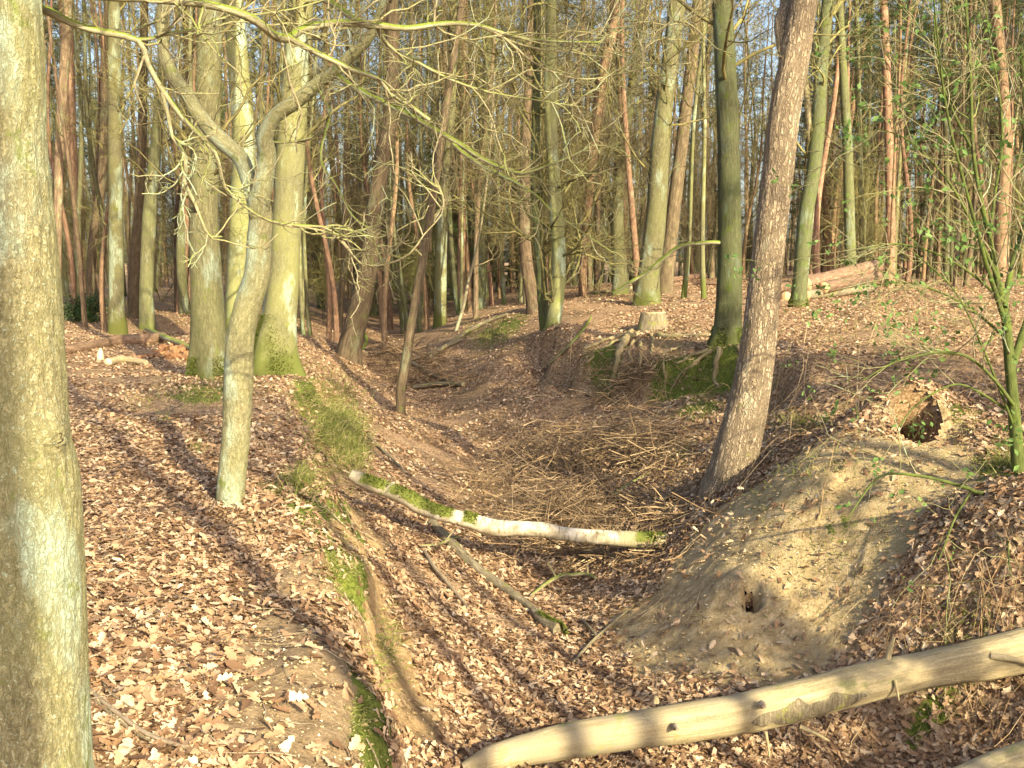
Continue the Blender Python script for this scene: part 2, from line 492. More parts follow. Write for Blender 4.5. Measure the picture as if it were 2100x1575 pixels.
    m.l(col, m.b.inputs['Base Color'])
    m.l(m.bump(hgt, fstr, fdepth), m.b.inputs['Normal'])
    m.b.inputs['Roughness'].default_value = .9
    return m.m

def plain(name, c1, c2, scale=12, rough=.85, bump=.3, dist=.01, vary=False, trans=0, island=None, vscale=(1, 1, 1)):
    m = NT(name)
    bc = m.attr('bc').outputs['Vector']
    f = m.noise(m.mapping(bc, vscale), scale, 4)
    col = m.ramp(f, [(.3, c1), (.7, c2)])
    if island:
        g = m.n('ShaderNodeNewGeometry')
        col2 = m.ramp(g.outputs['Random Per Island'], island)
        col = m.mix(.35, col2, col)
    if vary: col = m.vary(col)
    m.l(col, m.b.inputs['Base Color'])
    if bump: m.l(m.bump(m.noise(bc, scale * 4, 4), bump, dist), m.b.inputs['Normal'])
    m.b.inputs['Roughness'].default_value = rough
    if trans:
        tr = m.n('ShaderNodeBsdfTranslucent'); m.l(col, tr.inputs['Color'])
        mx = m.n('ShaderNodeMixShader'); mx.inputs[0].default_value = trans
        m.l(m.b.outputs[0], mx.inputs[1]); m.l(tr.outputs[0], mx.inputs[2]); m.l(mx.outputs[0], m.out.inputs[0])
    return m.m

M = {}
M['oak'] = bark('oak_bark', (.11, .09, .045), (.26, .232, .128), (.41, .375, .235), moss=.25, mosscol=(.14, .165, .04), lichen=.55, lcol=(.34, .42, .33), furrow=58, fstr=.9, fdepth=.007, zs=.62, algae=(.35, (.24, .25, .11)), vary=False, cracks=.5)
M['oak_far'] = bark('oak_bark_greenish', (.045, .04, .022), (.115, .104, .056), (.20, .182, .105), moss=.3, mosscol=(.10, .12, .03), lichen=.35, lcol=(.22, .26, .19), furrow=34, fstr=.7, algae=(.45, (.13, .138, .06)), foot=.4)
M['beech'] = bark('smooth_grey_green_bark', (.08, .075, .04), (.145, .135, .07), (.215, .20, .11), moss=.2, mosscol=(.15, .18, .03), lichen=.42, lcol=(.34, .42, .32), furrow=50, fstr=.35, fdepth=.005, algae=(.6, (.20, .20, .07)), cracks=.35, foot=1.0)
M['oak_mid'] = bark('olive_oak_bark', (.06, .052, .027), (.15, .132, .068), (.255, .23, .13), moss=.25, mosscol=(.11, .135, .03), lichen=.4, lcol=(.24, .29, .22), furrow=40, fstr=.8, fdepth=.01, zs=.3, algae=(.4, (.17, .18, .075)), vary=False, cracks=.6, foot=.6)
M['dark_oak'] = bark('dark_green_bark', (.05, .048, .025), (.12, .12, .06), (.20, .20, .11), moss=.35, mosscol=(.10, .13, .025), lichen=.3, lcol=(.18, .22, .15), furrow=40, fstr=.6, algae=(.5, (.12, .14, .055)), foot=.5)
M['pine'] = bark('pine_bark', (.21, .155, .10), (.43, .335, .23), (.60, .49, .36), moss=.12, mosscol=(.17, .18, .06), lichen=.15, lcol=(.36, .36, .26), furrow=26, fstr=1.0, fdepth=.014, zs=.24, vary=False, cracks=.9)
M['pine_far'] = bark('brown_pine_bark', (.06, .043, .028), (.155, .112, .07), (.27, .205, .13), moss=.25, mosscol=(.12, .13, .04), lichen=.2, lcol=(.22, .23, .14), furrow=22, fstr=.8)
M['redpine'] = bark('orange_pine_bark', (.10, .06, .036), (.23, .142, .088), (.37, .25, .16), moss=.08, mosscol=(.14, .13, .04), lichen=.1, lcol=(.3, .25, .16), furrow=18, fstr=.6, zs=.35)
M['branch'] = bark('mossy_branch_bark', (.12, .11, .06), (.27, .25, .15), (.42, .39, .27), moss=.15, mosscol=(.13, .165, .025), lichen=.3, furrow=60, fstr=.4, fdepth=.004, moss_up=.6, vary=False)
M['branch_pale'] = bark('pale_branch_bark', (.15, .125, .075), (.28, .24, .15), (.40, .355, .24), moss=.12, mosscol=(.17, .19, .05), lichen=.3, furrow=60, fstr=.4, fdepth=.004, moss_up=.15, vary=False)
M['twig'] = plain('twig_bark', (.055, .045, .026), (.20, .165, .09), 6, bump=0, vary=True)
M['twig_green'] = plain('mossy_twig_bark', (.07, .065, .024), (.24, .215, .085), 5, bump=0, vary=True)
M['needle'] = plain('pine_needles', (.018, .035, .016), (.055, .085, .032), 3, bump=0, vary=True, trans=.15)
M['needle_pale'] = plain('fresh_conifer_needles', (.03, .055, .02), (.09, .13, .045), 3, bump=0, vary=True, trans=.2)  # lighter green needles of the spruces, slim pines and far wood
M['moss'] = plain('moss', (.045, .062, .010), (.14, .165, .028), 22, bump=.8, dist=.02)
M['bare_log'] = bark('bare_pale_wood', (.19, .145, .08), (.36, .295, .17), (.49, .415, .265), moss=.28, mosscol=(.22, .21, .09), lichen=.75, lcol=(.25, .215, .15), furrow=30, fstr=.5, fdepth=.006, zs=.08, vary=False, cracks=.4)
M['log_bark'] = bark('grey_brown_log_bark', (.10, .08, .05), (.24, .20, .13), (.36, .31, .22), moss=.4, mosscol=(.20, .20, .06), furrow=34, fstr=.7, vary=False)
M['red_log'] = bark('reddish_log_bark', (.10, .06, .04), (.24, .145, .10), (.40, .27, .19), moss=.15, mosscol=(.14, .16, .05), furrow=20, fstr=.9, vary=True)
M['cut'] = plain('sawn_wood', (.42, .26, .13), (.62, .44, .24), 30, bump=.2)
M['cut_pale'] = plain('pale_sawn_wood', (.46, .36, .21), (.60, .50, .33), 30, bump=.2)
M['rotten'] = plain('rotten_red_wood', (.14, .06, .03), (.36, .20, .10), 18, bump=.9, dist=.02)
M['stick'] = bark('dry_stick_bark', (.16, .12, .08), (.32, .26, .18), (.46, .39, .28), moss=.1, mosscol=(.2, .2, .06), furrow=50, fstr=.3, fdepth=.003, vary=True)
M['root'] = bark('weathered_root', (.14, .10, .05), (.30, .24, .13), (.44, .37, .22), moss=.3, mosscol=(.12, .16, .03), furrow=40, fstr=.5, vary=False)
def birch_mat():
    m = NT('birch_bark'); bc = m.attr('bc').outputs['Vector']
    v = m.mapping(bc, (.6, .6, 3.0))
    b = m.step(m.noise(v, 16, 4, .6), .56, .64)
    base = m.ramp(m.noise(bc, 10, 4), [(.3, (.22, .18, .12)), (.5, (.42, .37, .28)), (.72, (.66, .61, .51))])
    s = m.n('ShaderNodeSeparateXYZ'); m.l(bc, s.inputs[0])
    dull = m.step(m.math('MULTIPLY_ADD', m.noise(bc, 6, 3), .5, s.outputs['Z']), 2.45, 2.75)
    col = m.mix(m.math('MULTIPLY', b, .7), base, (.14, .11, .07))
    col = m.mix(dull, col, (.30, .26, .15))
    col = m.mix(m.math('MULTIPLY', m.step(s.outputs['Z'], 1.0, .5), .75), col, (.26, .225, .165))
    nz = m.noise(bc, 14, 5, .65); g = m.n('ShaderNodeNewGeometry'); sx = m.n('ShaderNodeSeparateXYZ'); m.l(g.outputs['Normal'], sx.inputs[0])
    f = None
    for a_, b_ in [(.10, .33), (.36, .94), (1.05, 1.16), (2.48, 2.66)]:
        w_ = m.math('MULTIPLY', m.step(m.math('MULTIPLY_ADD', nz, .12, s.outputs['Z']), a_ + .04, a_ + .09), m.step(m.math('MULTIPLY_ADD', nz, .12, s.outputs['Z']), b_ + .09, b_ + .04))
        f = w_ if f is None else m.math('MAXIMUM', f, w_)
    f = m.math('MULTIPLY', f, m.step(m.math('MULTIPLY_ADD', nz, .9, sx.outputs['Z']), .25, .6))
    col = m.mix(f, col, m.ramp(m.noise(bc, 90, 3), [(.3, (.05, .065, .012)), (.7, (.17, .19, .035))]))
    m.l(col, m.b.inputs['Base Color']); m.l(m.bump(m.math('ADD', m.noise(v, 40, 4), m.math('MULTIPLY', f, .8)), .5, .01), m.b.inputs['Normal'])
    m.b.inputs['Roughness'].default_value = .7
    return m.m
M['birch'] = birch_mat()
LEAF_ISL = [(0, (.07, .04, .023)), (.16, (.17, .10, .056)), (.36, (.32, .20, .114)), (.60, (.44, .305, .185)), (.84, (.56, .415, .272)), (1, (.69, .56, .405))]
def leaf_mat():
    m = NT('dry_oak_leaf'); bc = m.attr('bc').outputs['Vector']
    g = m.n('ShaderNodeNewGeometry')
    col = m.ramp(g.outputs['Random Per Island'], LEAF_ISL)
    col = m.mix(m.math('MULTIPLY', m.noise(bc, 60, 3), .5), col, (.20, .11, .06))
    m.l(col, m.b.inputs['Base Color']); m.b.inputs['Roughness'].default_value = .55
    m.b.inputs['Specular IOR Level'].default_value = .3
    tr = m.n('ShaderNodeBsdfTranslucent'); m.l(col, tr.inputs['Color'])
    mx = m.n('ShaderNodeMixShader'); mx.inputs[0].default_value = .15
    m.l(m.b.outputs[0], mx.inputs[1]); m.l(tr.outputs[0], mx.inputs[2]); m.l(mx.outputs[0], m.out.inputs[0])
    return m.m
M['leaf'] = leaf_mat()
M['green_leaf'] = plain('fresh_green_leaf', (.06, .13, .03), (.20, .31, .09), 6, rough=.45, bump=0, trans=.35)
M['grass'] = plain('grass_blades', (.10, .13, .025), (.28, .30, .08), 4, bump=0, trans=.25, island=[(0, (.06, .085, .018)), (.45, (.145, .165, .04)), (.7, (.26, .24, .09)), (1, (.42, .35, .19))])
M['straw'] = plain('dry_stems', (.28, .19, .10), (.50, .37, .20), 3, bump=0, island=[(0, (.14, .08, .045)), (.35, (.30, .18, .10)), (.7, (.46, .31, .17)), (1, (.62, .48, .29))])
M['elder'] = bark('green_mossy_elder_bark', (.04, .052, .014), (.085, .108, .028), (.14, .16, .055), moss=.5, mosscol=(.085, .12, .02), furrow=60, fstr=.4, fdepth=.004, vary=False)
M['brush'] = plain('dry_brushwood', (.12, .08, .045), (.32, .225, .125), 3, bump=0, island=[(0, (.05, .032, .02)), (.4, (.17, .11, .065)), (.72, (.33, .225, .125)), (1, (.58, .44, .27))])
M['clod'] = plain('sandy_crumbs', (.2, .14, .07), (.45, .34, .19), 6, bump=0, island=[(0, (.16, .11, .055)), (.5, (.38, .28, .15)), (1, (.56, .45, .28))])
M['hollow'] = plain('knot_hole_shade', (.02, .014, .009), (.05, .035, .02), 30, bump=0)  # near-black colour stands for the shade inside the knot hole
M['ivy'] = plain('dark_evergreen_leaf', (.015, .035, .012), (.05, .09, .03), 20, rough=.4, bump=0, trans=.1)
M['grit'] = plain('pale_grit', (.5, .42, .32), (.75, .68, .56), 20, bump=0, island=[(0, (.25, .18, .11)), (.5, (.42, .33, .23)), (1, (.66, .58, .46))])

def ground_mat():
    m = NT('forest_floor')
    bc = m.attr('bc').outputs['Vector']
    mk = m.attr('mask').outputs['Vector']; s = m.n('ShaderNodeSeparateXYZ'); m.l(mk, s.inputs[0])
    sand, moss, orange = s.outputs
    cell = m.n('ShaderNodeTexVoronoi'); cell.inputs['Scale'].default_value = 34; m.l(bc, cell.inputs['Vector'])
    cs = m.n('ShaderNodeSeparateColor'); m.l(cell.outputs['Color'], cs.inputs[0])
    lit = m.ramp(cs.outputs[0], [(0, (.08, .046, .026)), (.25, (.18, .11, .06)), (.55, (.31, .20, .11)), (.85, (.44, .30, .18)), (1, (.52, .38, .24))])
    cell2 = m.n('ShaderNodeTexVoronoi'); cell2.inputs['Scale'].default_value = 62; m.l(bc, cell2.inputs['Vector'])
    cs2 = m.n('ShaderNodeSeparateColor'); m.l(cell2.outputs['Color'], cs2.inputs[0])
    lit = m.mix(m.math('GREATER_THAN', cs2.outputs[1], .55), lit, m.ramp(cs2.outputs[0], [(0, (.09, .05, .03)), (.5, (.29, .175, .10)), (1, (.50, .34, .22))]))
    lit = m.mix(m.math('MULTIPLY', m.step(m.noise(bc, .9, 4), .45, .62), .4), lit, (.16, .11, .05))
    sd = m.ramp(m.noise(bc, 13, 6, .7), [(.28, (.17, .115, .055)), (.5, (.37, .275, .145)), (.7, (.52, .41, .25))])
    sd = m.mix(m.math('MULTIPLY', m.step(m.noise(bc, 2.3, 5, .6), .46, .6), .45), sd, (.31, .25, .135))
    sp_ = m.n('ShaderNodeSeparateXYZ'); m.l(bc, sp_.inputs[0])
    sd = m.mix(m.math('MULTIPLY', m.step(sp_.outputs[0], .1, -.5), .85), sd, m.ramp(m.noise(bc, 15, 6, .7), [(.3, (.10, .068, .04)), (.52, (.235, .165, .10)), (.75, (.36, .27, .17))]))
    og = m.ramp(m.noise(bc, 16, 5, .7), [(.3, (.17, .11, .055)), (.55, (.33, .225, .115)), (.8, (.46, .345, .195))])
    ms = m.ramp(m.noise(bc, 40, 5, .7), [(.3, (.035, .05, .01)), (.5, (.11, .135, .022)), (.75, (.21, .235, .045))])
    edge = m.noise(bc, 11, 7, .8)
    def edged(f, w=.35):
        return m.step(m.math('MULTIPLY_ADD', edge, w, f), .42 + w / 2, .58 + w / 2)
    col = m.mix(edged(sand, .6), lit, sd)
    col = m.mix(edged(orange, .5), col, og)
    col = m.mix(edged(moss, 1.5), col, ms)
    m.l(col, m.b.inputs['Base Color'])
    b1 = m.bump(m.noise(bc, 30, 8, .75), .9, .025)
    b2 = m.bump(cell2.outputs['Distance'], .35, .012, prev=b1)
    m.l(b2, m.b.inputs['Normal'])
    m.b.inputs['Roughness'].default_value = .95
    return m.m
M['ground'] = ground_mat()

# ------------------------------------------------------------------ where the ground is bare, mossy, orange (by place)
def blob(x, y, u, v, ru, rv, amp=1.0):
    """soft patch centred where pixel (u,v) meets the ground, ru/rv half sizes in metres across and deep"""
    c = hit(u, v)
    return amp * np.exp(-(((x - c[0]) / ru) ** 2 + ((y - c[1]) / rv) ** 2))

def masks(x, y):
    x0_, y0_ = x, y
    x = x + .16 * vnoise(x0_ * 1.7, y0_ * 1.7) + .07 * vnoise(x0_ * 5, y0_ * 5 + 3); y = y + .25 * vnoise(x0_ * 1.5 + 7, y0_ * 1.5) + .10 * vnoise(x0_ * 4.5, y0_ * 4.5 + 9)
    sand = 0; moss = 0; orange = 0
    for a in [(1620,1080,.7,.75,1.3),(1500,1200,.6,.6,1.3),(1420,1290,.45,.4,1.1),(1560,1030,.3,.5,.9),(1750,1000,.8,.6,1.15),(1740,1100,.35,.5,1.0),(1650,1200,.35,.35,1),
              (1650,950,.5,.3,.9),(1600,1300,.3,.2,.7),(600,1290,.22,.6,1.2),(680,1360,.2,.4,1.2),(570,1200,.18,.5,1),(640,1440,.25,.3,1.0),(520,1540,.4,.14,.6),(380,1470,.4,.1,.5),(1500,1300,.4,.2,.6),(1700,1030,.6,.4,.8),(1380,1220,.3,.3,.7),(1820,1050,.4,.3,.5),(1850,930,.4,.4,.8),(1900,990,.35,.35,.7),(1920,900,.25,.3,.5),(700,1500,.15,.2,.9)]:
        sand = sand + blob(x, y, *a)
    for a in [(700,1170,.12,.5,1.1),(640,1110,.12,.6,.9),(690,860,.22,1.1,1.0),(640,820,.22,1.6,.7),(720,920,.16,.6,1.0),(600,1000,.14,.4,.7),(430,800,.4,.8,1.2),(640,1030,.12,.4,.8),(740,1470,.07,.2,.75),
              (560,740,.45,1.0,.9),(1440,800,.4,.5,1.0),(1430,840,.3,.3,1.0),(1240,760,.35,.9,.8),(1370,770,.35,.6,.7),(1490,700,.4,.6,.8),(1640,620,.3,.5,.6),(1000,690,.7,1.5,.42),(1060,660,.6,1.2,.38),
              (1950,870,.15,.2,.7),(2060,960,.25,.3,.8),(1950,1430,.35,.12,.8),(1650,880,.15,.3,.5),(480,620,1.2,2.,.5),(1700,1110,.15,.2,.5),(500,1060,.2,.3,.5),(780,1560,.05,.2,.6),(850,1180,.05,.1,.3)]:
        moss = moss + blob(x, y, *a)
    d, al, L = sdist(x, y, LIP)
    face = np.exp(-((d - .14) / .17) ** 2) * smooth(0, .3, al) * smooth(0, 1, 9.5 - al)
    orange = face * (1.15 * smooth(-.45, .15, vnoise(al * 1.6, al * 0 + 7) + .25 * vnoise(x * 5, y * 5)))
    moss = moss + .7 * np.exp(-((d + .05) / .10) ** 2) * smooth(-.1, .5, vnoise(al * .9 + 5, al * 0 + 1)) * smooth(0, 3, L - al)
    return np.clip(sand, 0, 1.3), np.clip(moss, 0, 1.3), np.clip(orange, 0, 1.2)

def axis(lo, hi, a, b, d0, grow_=1.07):
    """coordinates: fine between a and b, coarser outwards"""
    core = list(np.arange(a, b, d0)); d = d0; x = core[-1]; r = []
    while x < hi: d *= grow_; x += d; r.append(x)
    d = d0; x = a; l = []
    while x > lo: d *= grow_; x -= d; l.append(x)
    return np.array(l[::-1] + core + r)

gx = axis(-450, 450, -3.2, 4.2, .026, 1.035)
ya = axis(-300, 600, 2.7, 9.5, .03, 1.022)
GX, GY = np.meshgrid(gx, ya)
GZ = H(GX, GY)
sa, mo, og = masks(GX, GY)
GZ = GZ + .02 * np.clip(mo, 0, 1) * fbm(GX * 9, GY * 9, octv=2) + .030 * np.clip(sa + og * 1.3, 0, 1) * smooth(3, 4, GY) * fbm(GX * 9, GY * 9, octv=4, gain=.6)
nr, nc = GX.shape
V = np.stack([GX, GY, GZ], -1).reshape(-1, 3)
i = np.arange(nr - 1)[:, None] * nc; j = np.arange(nc - 1)[None]
q_ = np.stack([i + j, i + j + 1, i + nc + j + 1, i + nc + j], -1).reshape(-1, 4)
cq = V[q_].mean(1)
for (hx, hy, ra, rb, dep), k_ in ((HOLES[0], .74), (HOLES[1], .6)):
    q_ = q_[~((((cq[:, 0] - hx) / (ra * k_)) ** 2 + ((cq[:, 1] - hy - rb * (1.1 if ra > .2 else .25)) / (rb * k_)) ** 2) < 1)]; cq = V[q_].mean(1)
mb = MB(); mb.add(V, q_)
th_ = np.linspace(0, 2 * pi, 33)[:-1]
for (hx, hy, ra, rb, dep), k_ in ((HOLES[0], .74), (HOLES[1], .6)):
    rings = []
    for s_, dy_, dz_, dx_ in [(1.35, 0, .0, 0), (1.08, 0, -.0, 0), (.97, .25, -.15, 0), (.9, .9, -.5, -.1), (.8, 1.8, -1.1, -.5), (.7, 2.8, -1.7, -1.3), (.05, 3.4, -2.0, -1.8)]:
        xx = hx + dx_ * ra + np.cos(th_) * ra * k_ * s_; yy = hy + rb * (1.1 if ra > .2 else .25) + dy_ * rb + np.sin(th_) * rb * k_ * s_
        if dz_ == 0: zz = H(xx, yy) + (.004 if s_ < 1.2 else -.03)
        else: zz = H(xx * 0 + hx, yy * 0 + hy) * .6 + .4 * H(hx + np.cos(th_) * ra * k_, hy + rb * (1.1 if ra > .2 else .25) + np.sin(th_) * rb * k_) + dz_ * ra
        rings.append(np.stack([xx, yy, zz], -1))
    rings = np.array(rings); a_ = np.arange(len(rings) - 1)[:, None] * 32; b_ = np.arange(32)[None]
    mb.add(rings.reshape(-1, 3), np.stack([a_ + b_, a_ + (b_ + 1) % 32, a_ + 32 + (b_ + 1) % 32, a_ + 32 + b_], -1).reshape(-1, 4))
me = mb.mesh('ground', M['ground'])
at = me.attributes.new('mask', 'FLOAT_VECTOR', 'POINT')
_mk = np.zeros((mb.n, 3), np.float32); _mk[:nr * nc] = np.stack([sa, mo, og], -1).reshape(-1, 3); _mk[nr * nc:, 0] = 0.0
at.data.foreach_set('vector', _mk.ravel())
ground = bpy.data.objects.new('ground', me); COL.objects.link(ground)
tag(ground, kind='structure')

# ------------------------------------------------------------------ tree prototypes (shared meshes)
def crown_bare(mb, trunk, R, rng, n1=20, lo=.3, hi=.98, L1=(1.6, 3.6), per2=6, per3=5, per4=3, up=.12, wob=.22, mi=0, rmin=.004, spread1=(.7, 1.3), scale=1.0):
    p, d, r, f = spawn(trunk[None], R[None], n1, lo, hi, spread1, rng, .45)
    L = rng.uniform(*L1, len(p)) * (1.15 - f * .6) * scale
    P1, R1 = grow(p, d, L, np.minimum(r, .026 * scale + .006), np.full(len(p), .008), 7, wob, up, rng)
    bulk_tubes(mb, P1, R1, 5, mi)
    p, d, r, f = spawn(P1, R1, per2, .15, 1, (.5, 1.1), rng, .6)
    P2, R2 = grow(p, d, rng.uniform(.5, 1.4, len(p)) * scale, np.maximum(r, rmin), np.full(len(p), rmin), 5, .26, .04, rng)
    bulk_tubes(mb, P2, R2, 3, mi)
    p, d, r, f = spawn(P2, R2, per3, .15, 1, (.5, 1.1), rng, .7)
    P3, R3 = grow(p, d, rng.uniform(.25, .7, len(p)) * scale, np.full(len(p), rmin), np.full(len(p), rmin * .6), 3, .3, .05, rng)
    bulk_tubes(mb, P3, R3, 3, mi)
    if per4:
        p, d, r, f = spawn(P3, R3, per4, .2, 1, (.4, 1.1), rng, .7)
        P4, R4 = grow(p, d, rng.uniform(.12, .35, len(p)) * scale, np.full(len(p), rmin * .8), np.full(len(p), rmin * .5), 2, .3, .05, rng)
        bulk_tubes(mb, P4, R4, 3, mi)
    return P1

def needles(mb, C, n, size, rng, mi=0, flat=.6):
    """clumps of long thin blades around centres C"""
    N = len(C); c = np.repeat(C, n, 0)
    d = rng.normal(0, 1, (N * n, 3)); d[:, 2] *= flat; d /= np.linalg.norm(d, axis=1, keepdims=True)
    o = rng.normal(0, 1, (N * n, 3)); o = np.cross(o, d); o /= np.linalg.norm(o, axis=1, keepdims=True)
    L = rng.uniform(.5, 1.2, N * n)[:, None] * size; w = size * .07
    s = c + d * L * .1
    V = np.stack([s - o * w, s + o * w, s + d * L], 1).reshape(-1, 3)
    mb.add(V, tris=np.arange(len(V)).reshape(-1, 3), mi=mi)

def wander(H_, r0, r1, rng, lean=(0, 0), wob=.1, n=16):
    t = np.linspace(0, 1, n)
    ph = rng.uniform(0, 6.28, 4)
    x = lean[0] * t * H_ + wob * (np.sin(t * 5 + ph[0]) - np.sin(ph[0])) + wob * .5 * (np.sin(t * 11 + ph[1]) - np.sin(ph[1]))
    y = lean[1] * t * H_ + wob * (np.sin(t * 4.3 + ph[2]) - np.sin(ph[2])) + wob * .5 * (np.sin(t * 9 + ph[3]) - np.sin(ph[3]))
    P = np.stack([x, y, t * H_ - .25 * (1 - t)], -1)
    return P, r0 + (r1 - r0) * t ** .9

def proto(kind, seed):
    rng = np.random.default_rng(seed)
    tb, cb = MB(), MB()
    if kind == 'oak':
        Hh = rng.uniform(13, 17); P, R = wander(Hh, rng.uniform(.12, .19), .03, rng, rng.normal(0, .03, 2), .22)
        tube(tb, *resample(P, R, .5), sides=10, flare=(.35, .35, 3), lump=.05, seed=seed)
        crown_bare(cb, P, R, rng, n1=24, lo=.2, per2=5, per3=5, per4=3, rmin=.0045)
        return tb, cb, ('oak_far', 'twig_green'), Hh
    if kind == 'thin':
        Hh = rng.uniform(9, 13); P, R = wander(Hh, rng.uniform(.05, .09), .015, rng, rng.normal(0, .05, 2), .3)
        tube(tb, *resample(P, R, .5), sides=8, flare=(.2, .3, 3), seed=seed)
        crown_bare(cb, P, R, rng, n1=24, lo=.12, L1=(.9, 2.2), per2=5, per3=5, per4=3, rmin=.005)
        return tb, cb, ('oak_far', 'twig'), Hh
    if kind == 'pole':
        Hh = rng.uniform(11, 15); P, R = wander(Hh, rng.uniform(.06, .11), .02, rng, rng.normal(0, .03, 2), .16)
        tube(tb, *resample(P, R, .5), sides=8, flare=(.25, .3, 3), lump=.05, seed=seed)
        crown_bare(cb, P, R, rng, n1=13, lo=.35, L1=(.6, 1.8), per2=4, per3=3, per4=2, rmin=.0042)
        return tb, cb, (['oak_far', 'pine_far', 'redpine', 'beech'][seed % 4], 'twig_green'), Hh
    if kind == 'pine':
        Hh = rng.uniform(15, 19); P, R = wander(Hh, rng.uniform(.11, .17), .04, rng, rng.normal(0, .02, 2), .1)
        tube(tb, *resample(P, R, .6), sides=10, flare=(.25, .3, 4), seed=seed)
        p, d, r, f = spawn(P[None], R[None], 34, .2, .6, (1.1, 1.6), rng, .2)      # dead lower snags
        a, b = grow(p, d, rng.uniform(.3, 1.3, len(p)), np.full(len(p), .014), np.full(len(p), .005), 4, .15, .02, rng); bulk_tubes(cb, a, b, 3, 0)
        p, d, r, f = spawn(a, b, 4, .3, 1, (.5, 1.1), rng, .6)
        a, b = grow(p, d, rng.uniform(.15, .5, len(p)), np.full(len(p), .006), np.full(len(p), .004), 3, .2, .02, rng); bulk_tubes(cb, a, b, 3, 0)
        p, d, r, f = spawn(P[None], R[None], 26, .5, 1, (.8, 1.4), rng, .35)
        P1, R1 = grow(p, d, rng.uniform(1.0, 2.6, len(p)) * (1.3 - f * .7), np.maximum(r, .02), np.full(len(p), .008), 5, .15, .08, rng); bulk_tubes(cb, P1, R1, 4, 0)
        p, d, r, f = spawn(P1, R1, 7, .25, 1, (.4, 1.1), rng, .6)
        P2, R2 = grow(p, d, rng.uniform(.3, .8, len(p)), np.full(len(p), .007), np.full(len(p), .004), 3, .2, .12, rng); bulk_tubes(cb, P2, R2, 3, 0)
        needles(cb, P2[:, 1:].reshape(-1, 3) + rng.normal(0, .04, (len(P2) * 3, 3)), 13, .17, rng, mi=1)
        return tb, cb, ('redpine' if seed % 2 else 'pine_far', 'twig', 'needle'), Hh
    if kind == 'slim_pine':
        Hh = rng.uniform(11, 15); P, R = wander(Hh, rng.uniform(.055, .09), .02, rng, rng.normal(0, .02, 2), .08)
        tube(tb, *resample(P, R, .6), sides=8, flare=(.2, .3, 4), seed=seed)
        p, d, r, f = spawn(P[None], R[None], 46, .08, .6, (1.1, 1.6), rng, .2)
        a, b = grow(p, d, rng.uniform(.2, .9, len(p)), np.full(len(p), .009), np.full(len(p), .004), 3, .15, .02, rng); bulk_tubes(cb, a, b, 3, 0)
        p, d, r, f = spawn(P[None], R[None], 26, .42, 1, (.8, 1.4), rng, .35)
        P1, R1 = grow(p, d, rng.uniform(.6, 1.5, len(p)) * (1.3 - f * .7), np.maximum(r, .012), np.full(len(p), .006), 4, .15, .08, rng); bulk_tubes(cb, P1, R1, 3, 0)
        p, d, r, f = spawn(P1, R1, 5, .25, 1, (.4, 1.1), rng, .6)
        P2, R2 = grow(p, d, rng.uniform(.2, .6, len(p)), np.full(len(p), .006), np.full(len(p), .004), 3, .2, .12, rng); bulk_tubes(cb, P2, R2, 3, 0)
        needles(cb, P2[:, 1:].reshape(-1, 3) + rng.normal(0, .04, (len(P2) * 3, 3)), 10, .15, rng, mi=1)
        return tb, cb, ('redpine' if seed % 2 else 'pine_far', 'twig', 'needle_pale'), Hh
    if kind == 'shrub':
        ns = rng.integers(3, 6); trunks = []
        for k in range(ns):
            Hh = rng.uniform(2.8, 5.5); P, R = wander(Hh, rng.uniform(.018, .035), .008, rng, rng.normal(0, .16, 2), .2, 10)
            P[:, :2] += rng.normal(0, .12, 2); tube(tb, P, R, sides=5, seed=seed + k); trunks.append((P, R))
            crown_bare(cb, P, R, rng, n1=13, lo=.12, L1=(.5, 1.4), per2=6, per3=4, per4=3, rmin=.0042, spread1=(.3, .9))
        return tb, cb, ('oak_far', 'twig_green' if seed % 2 else 'twig'), 4
    if kind == 'spruce':
        Hh = rng.uniform(5, 8); P, R = wander(Hh, .07, .012, rng, (0, 0), .05)
        tube(tb, P, R, sides=7, seed=seed)
        p, d, r, f = spawn(P[None], R[None], 70, .06, 1, (1.2, 1.6), rng, .3)
        P1, R1 = grow(p, d, (1.7 * (1 - f) + .2) * rng.uniform(.7, 1.1, len(p)), np.full(len(p), .012), np.full(len(p), .004), 5, .08, -.03, rng); bulk_tubes(cb, P1, R1, 3, 0)
        p, d, r, f = spawn(P1, R1, 9, .1, 1, (.5, 1.0), rng, .6); d[:, 2] *= .3
        P2, R2 = grow(p, d, rng.uniform(.12, .4, len(p)), np.full(len(p), .004), np.full(len(p), .003), 3, .1, 0, rng); bulk_tubes(cb, P2, R2, 3, 0)
        needles(cb, P2[:, 1:].reshape(-1, 3), 9, .10, rng, mi=1, flat=.5)
        return tb, cb, ('pine_far', 'twig', 'needle_pale'), Hh

PROTO = {}
def get_proto(kind, seed, trunkmat=None):
    if (kind, seed) not in PROTO:
        tb, cb, mats, Hh = proto(kind, seed)
        nb = None
        if len(mats) > 2:
            nb = MB(); nb.v, nb.bc, nb.n, nb.t, nb.tm = cb.v, cb.bc, cb.n, cb.t, cb.tm; cb.t, cb.tm = [], []
            k0 = int(min(x.min() for x in nb.t)); vv = np.concatenate(cb.v)
            nb.v, nb.bc, nb.t = [vv[k0:]], [vv[k0:]], [x - k0 for x in nb.t]; nb.tm = [x * 0 for x in nb.tm]
            cb.v, cb.bc = [vv[:k0]], [vv[:k0]]
        PROTO[(kind, seed)] = (tb.mesh('trunk', M[mats[0]]), cb.mesh('crown', M[mats[1]]), nb.mesh('needles', M[mats[2]], flat=True) if nb else None)
    return PROTO[(kind, seed)]

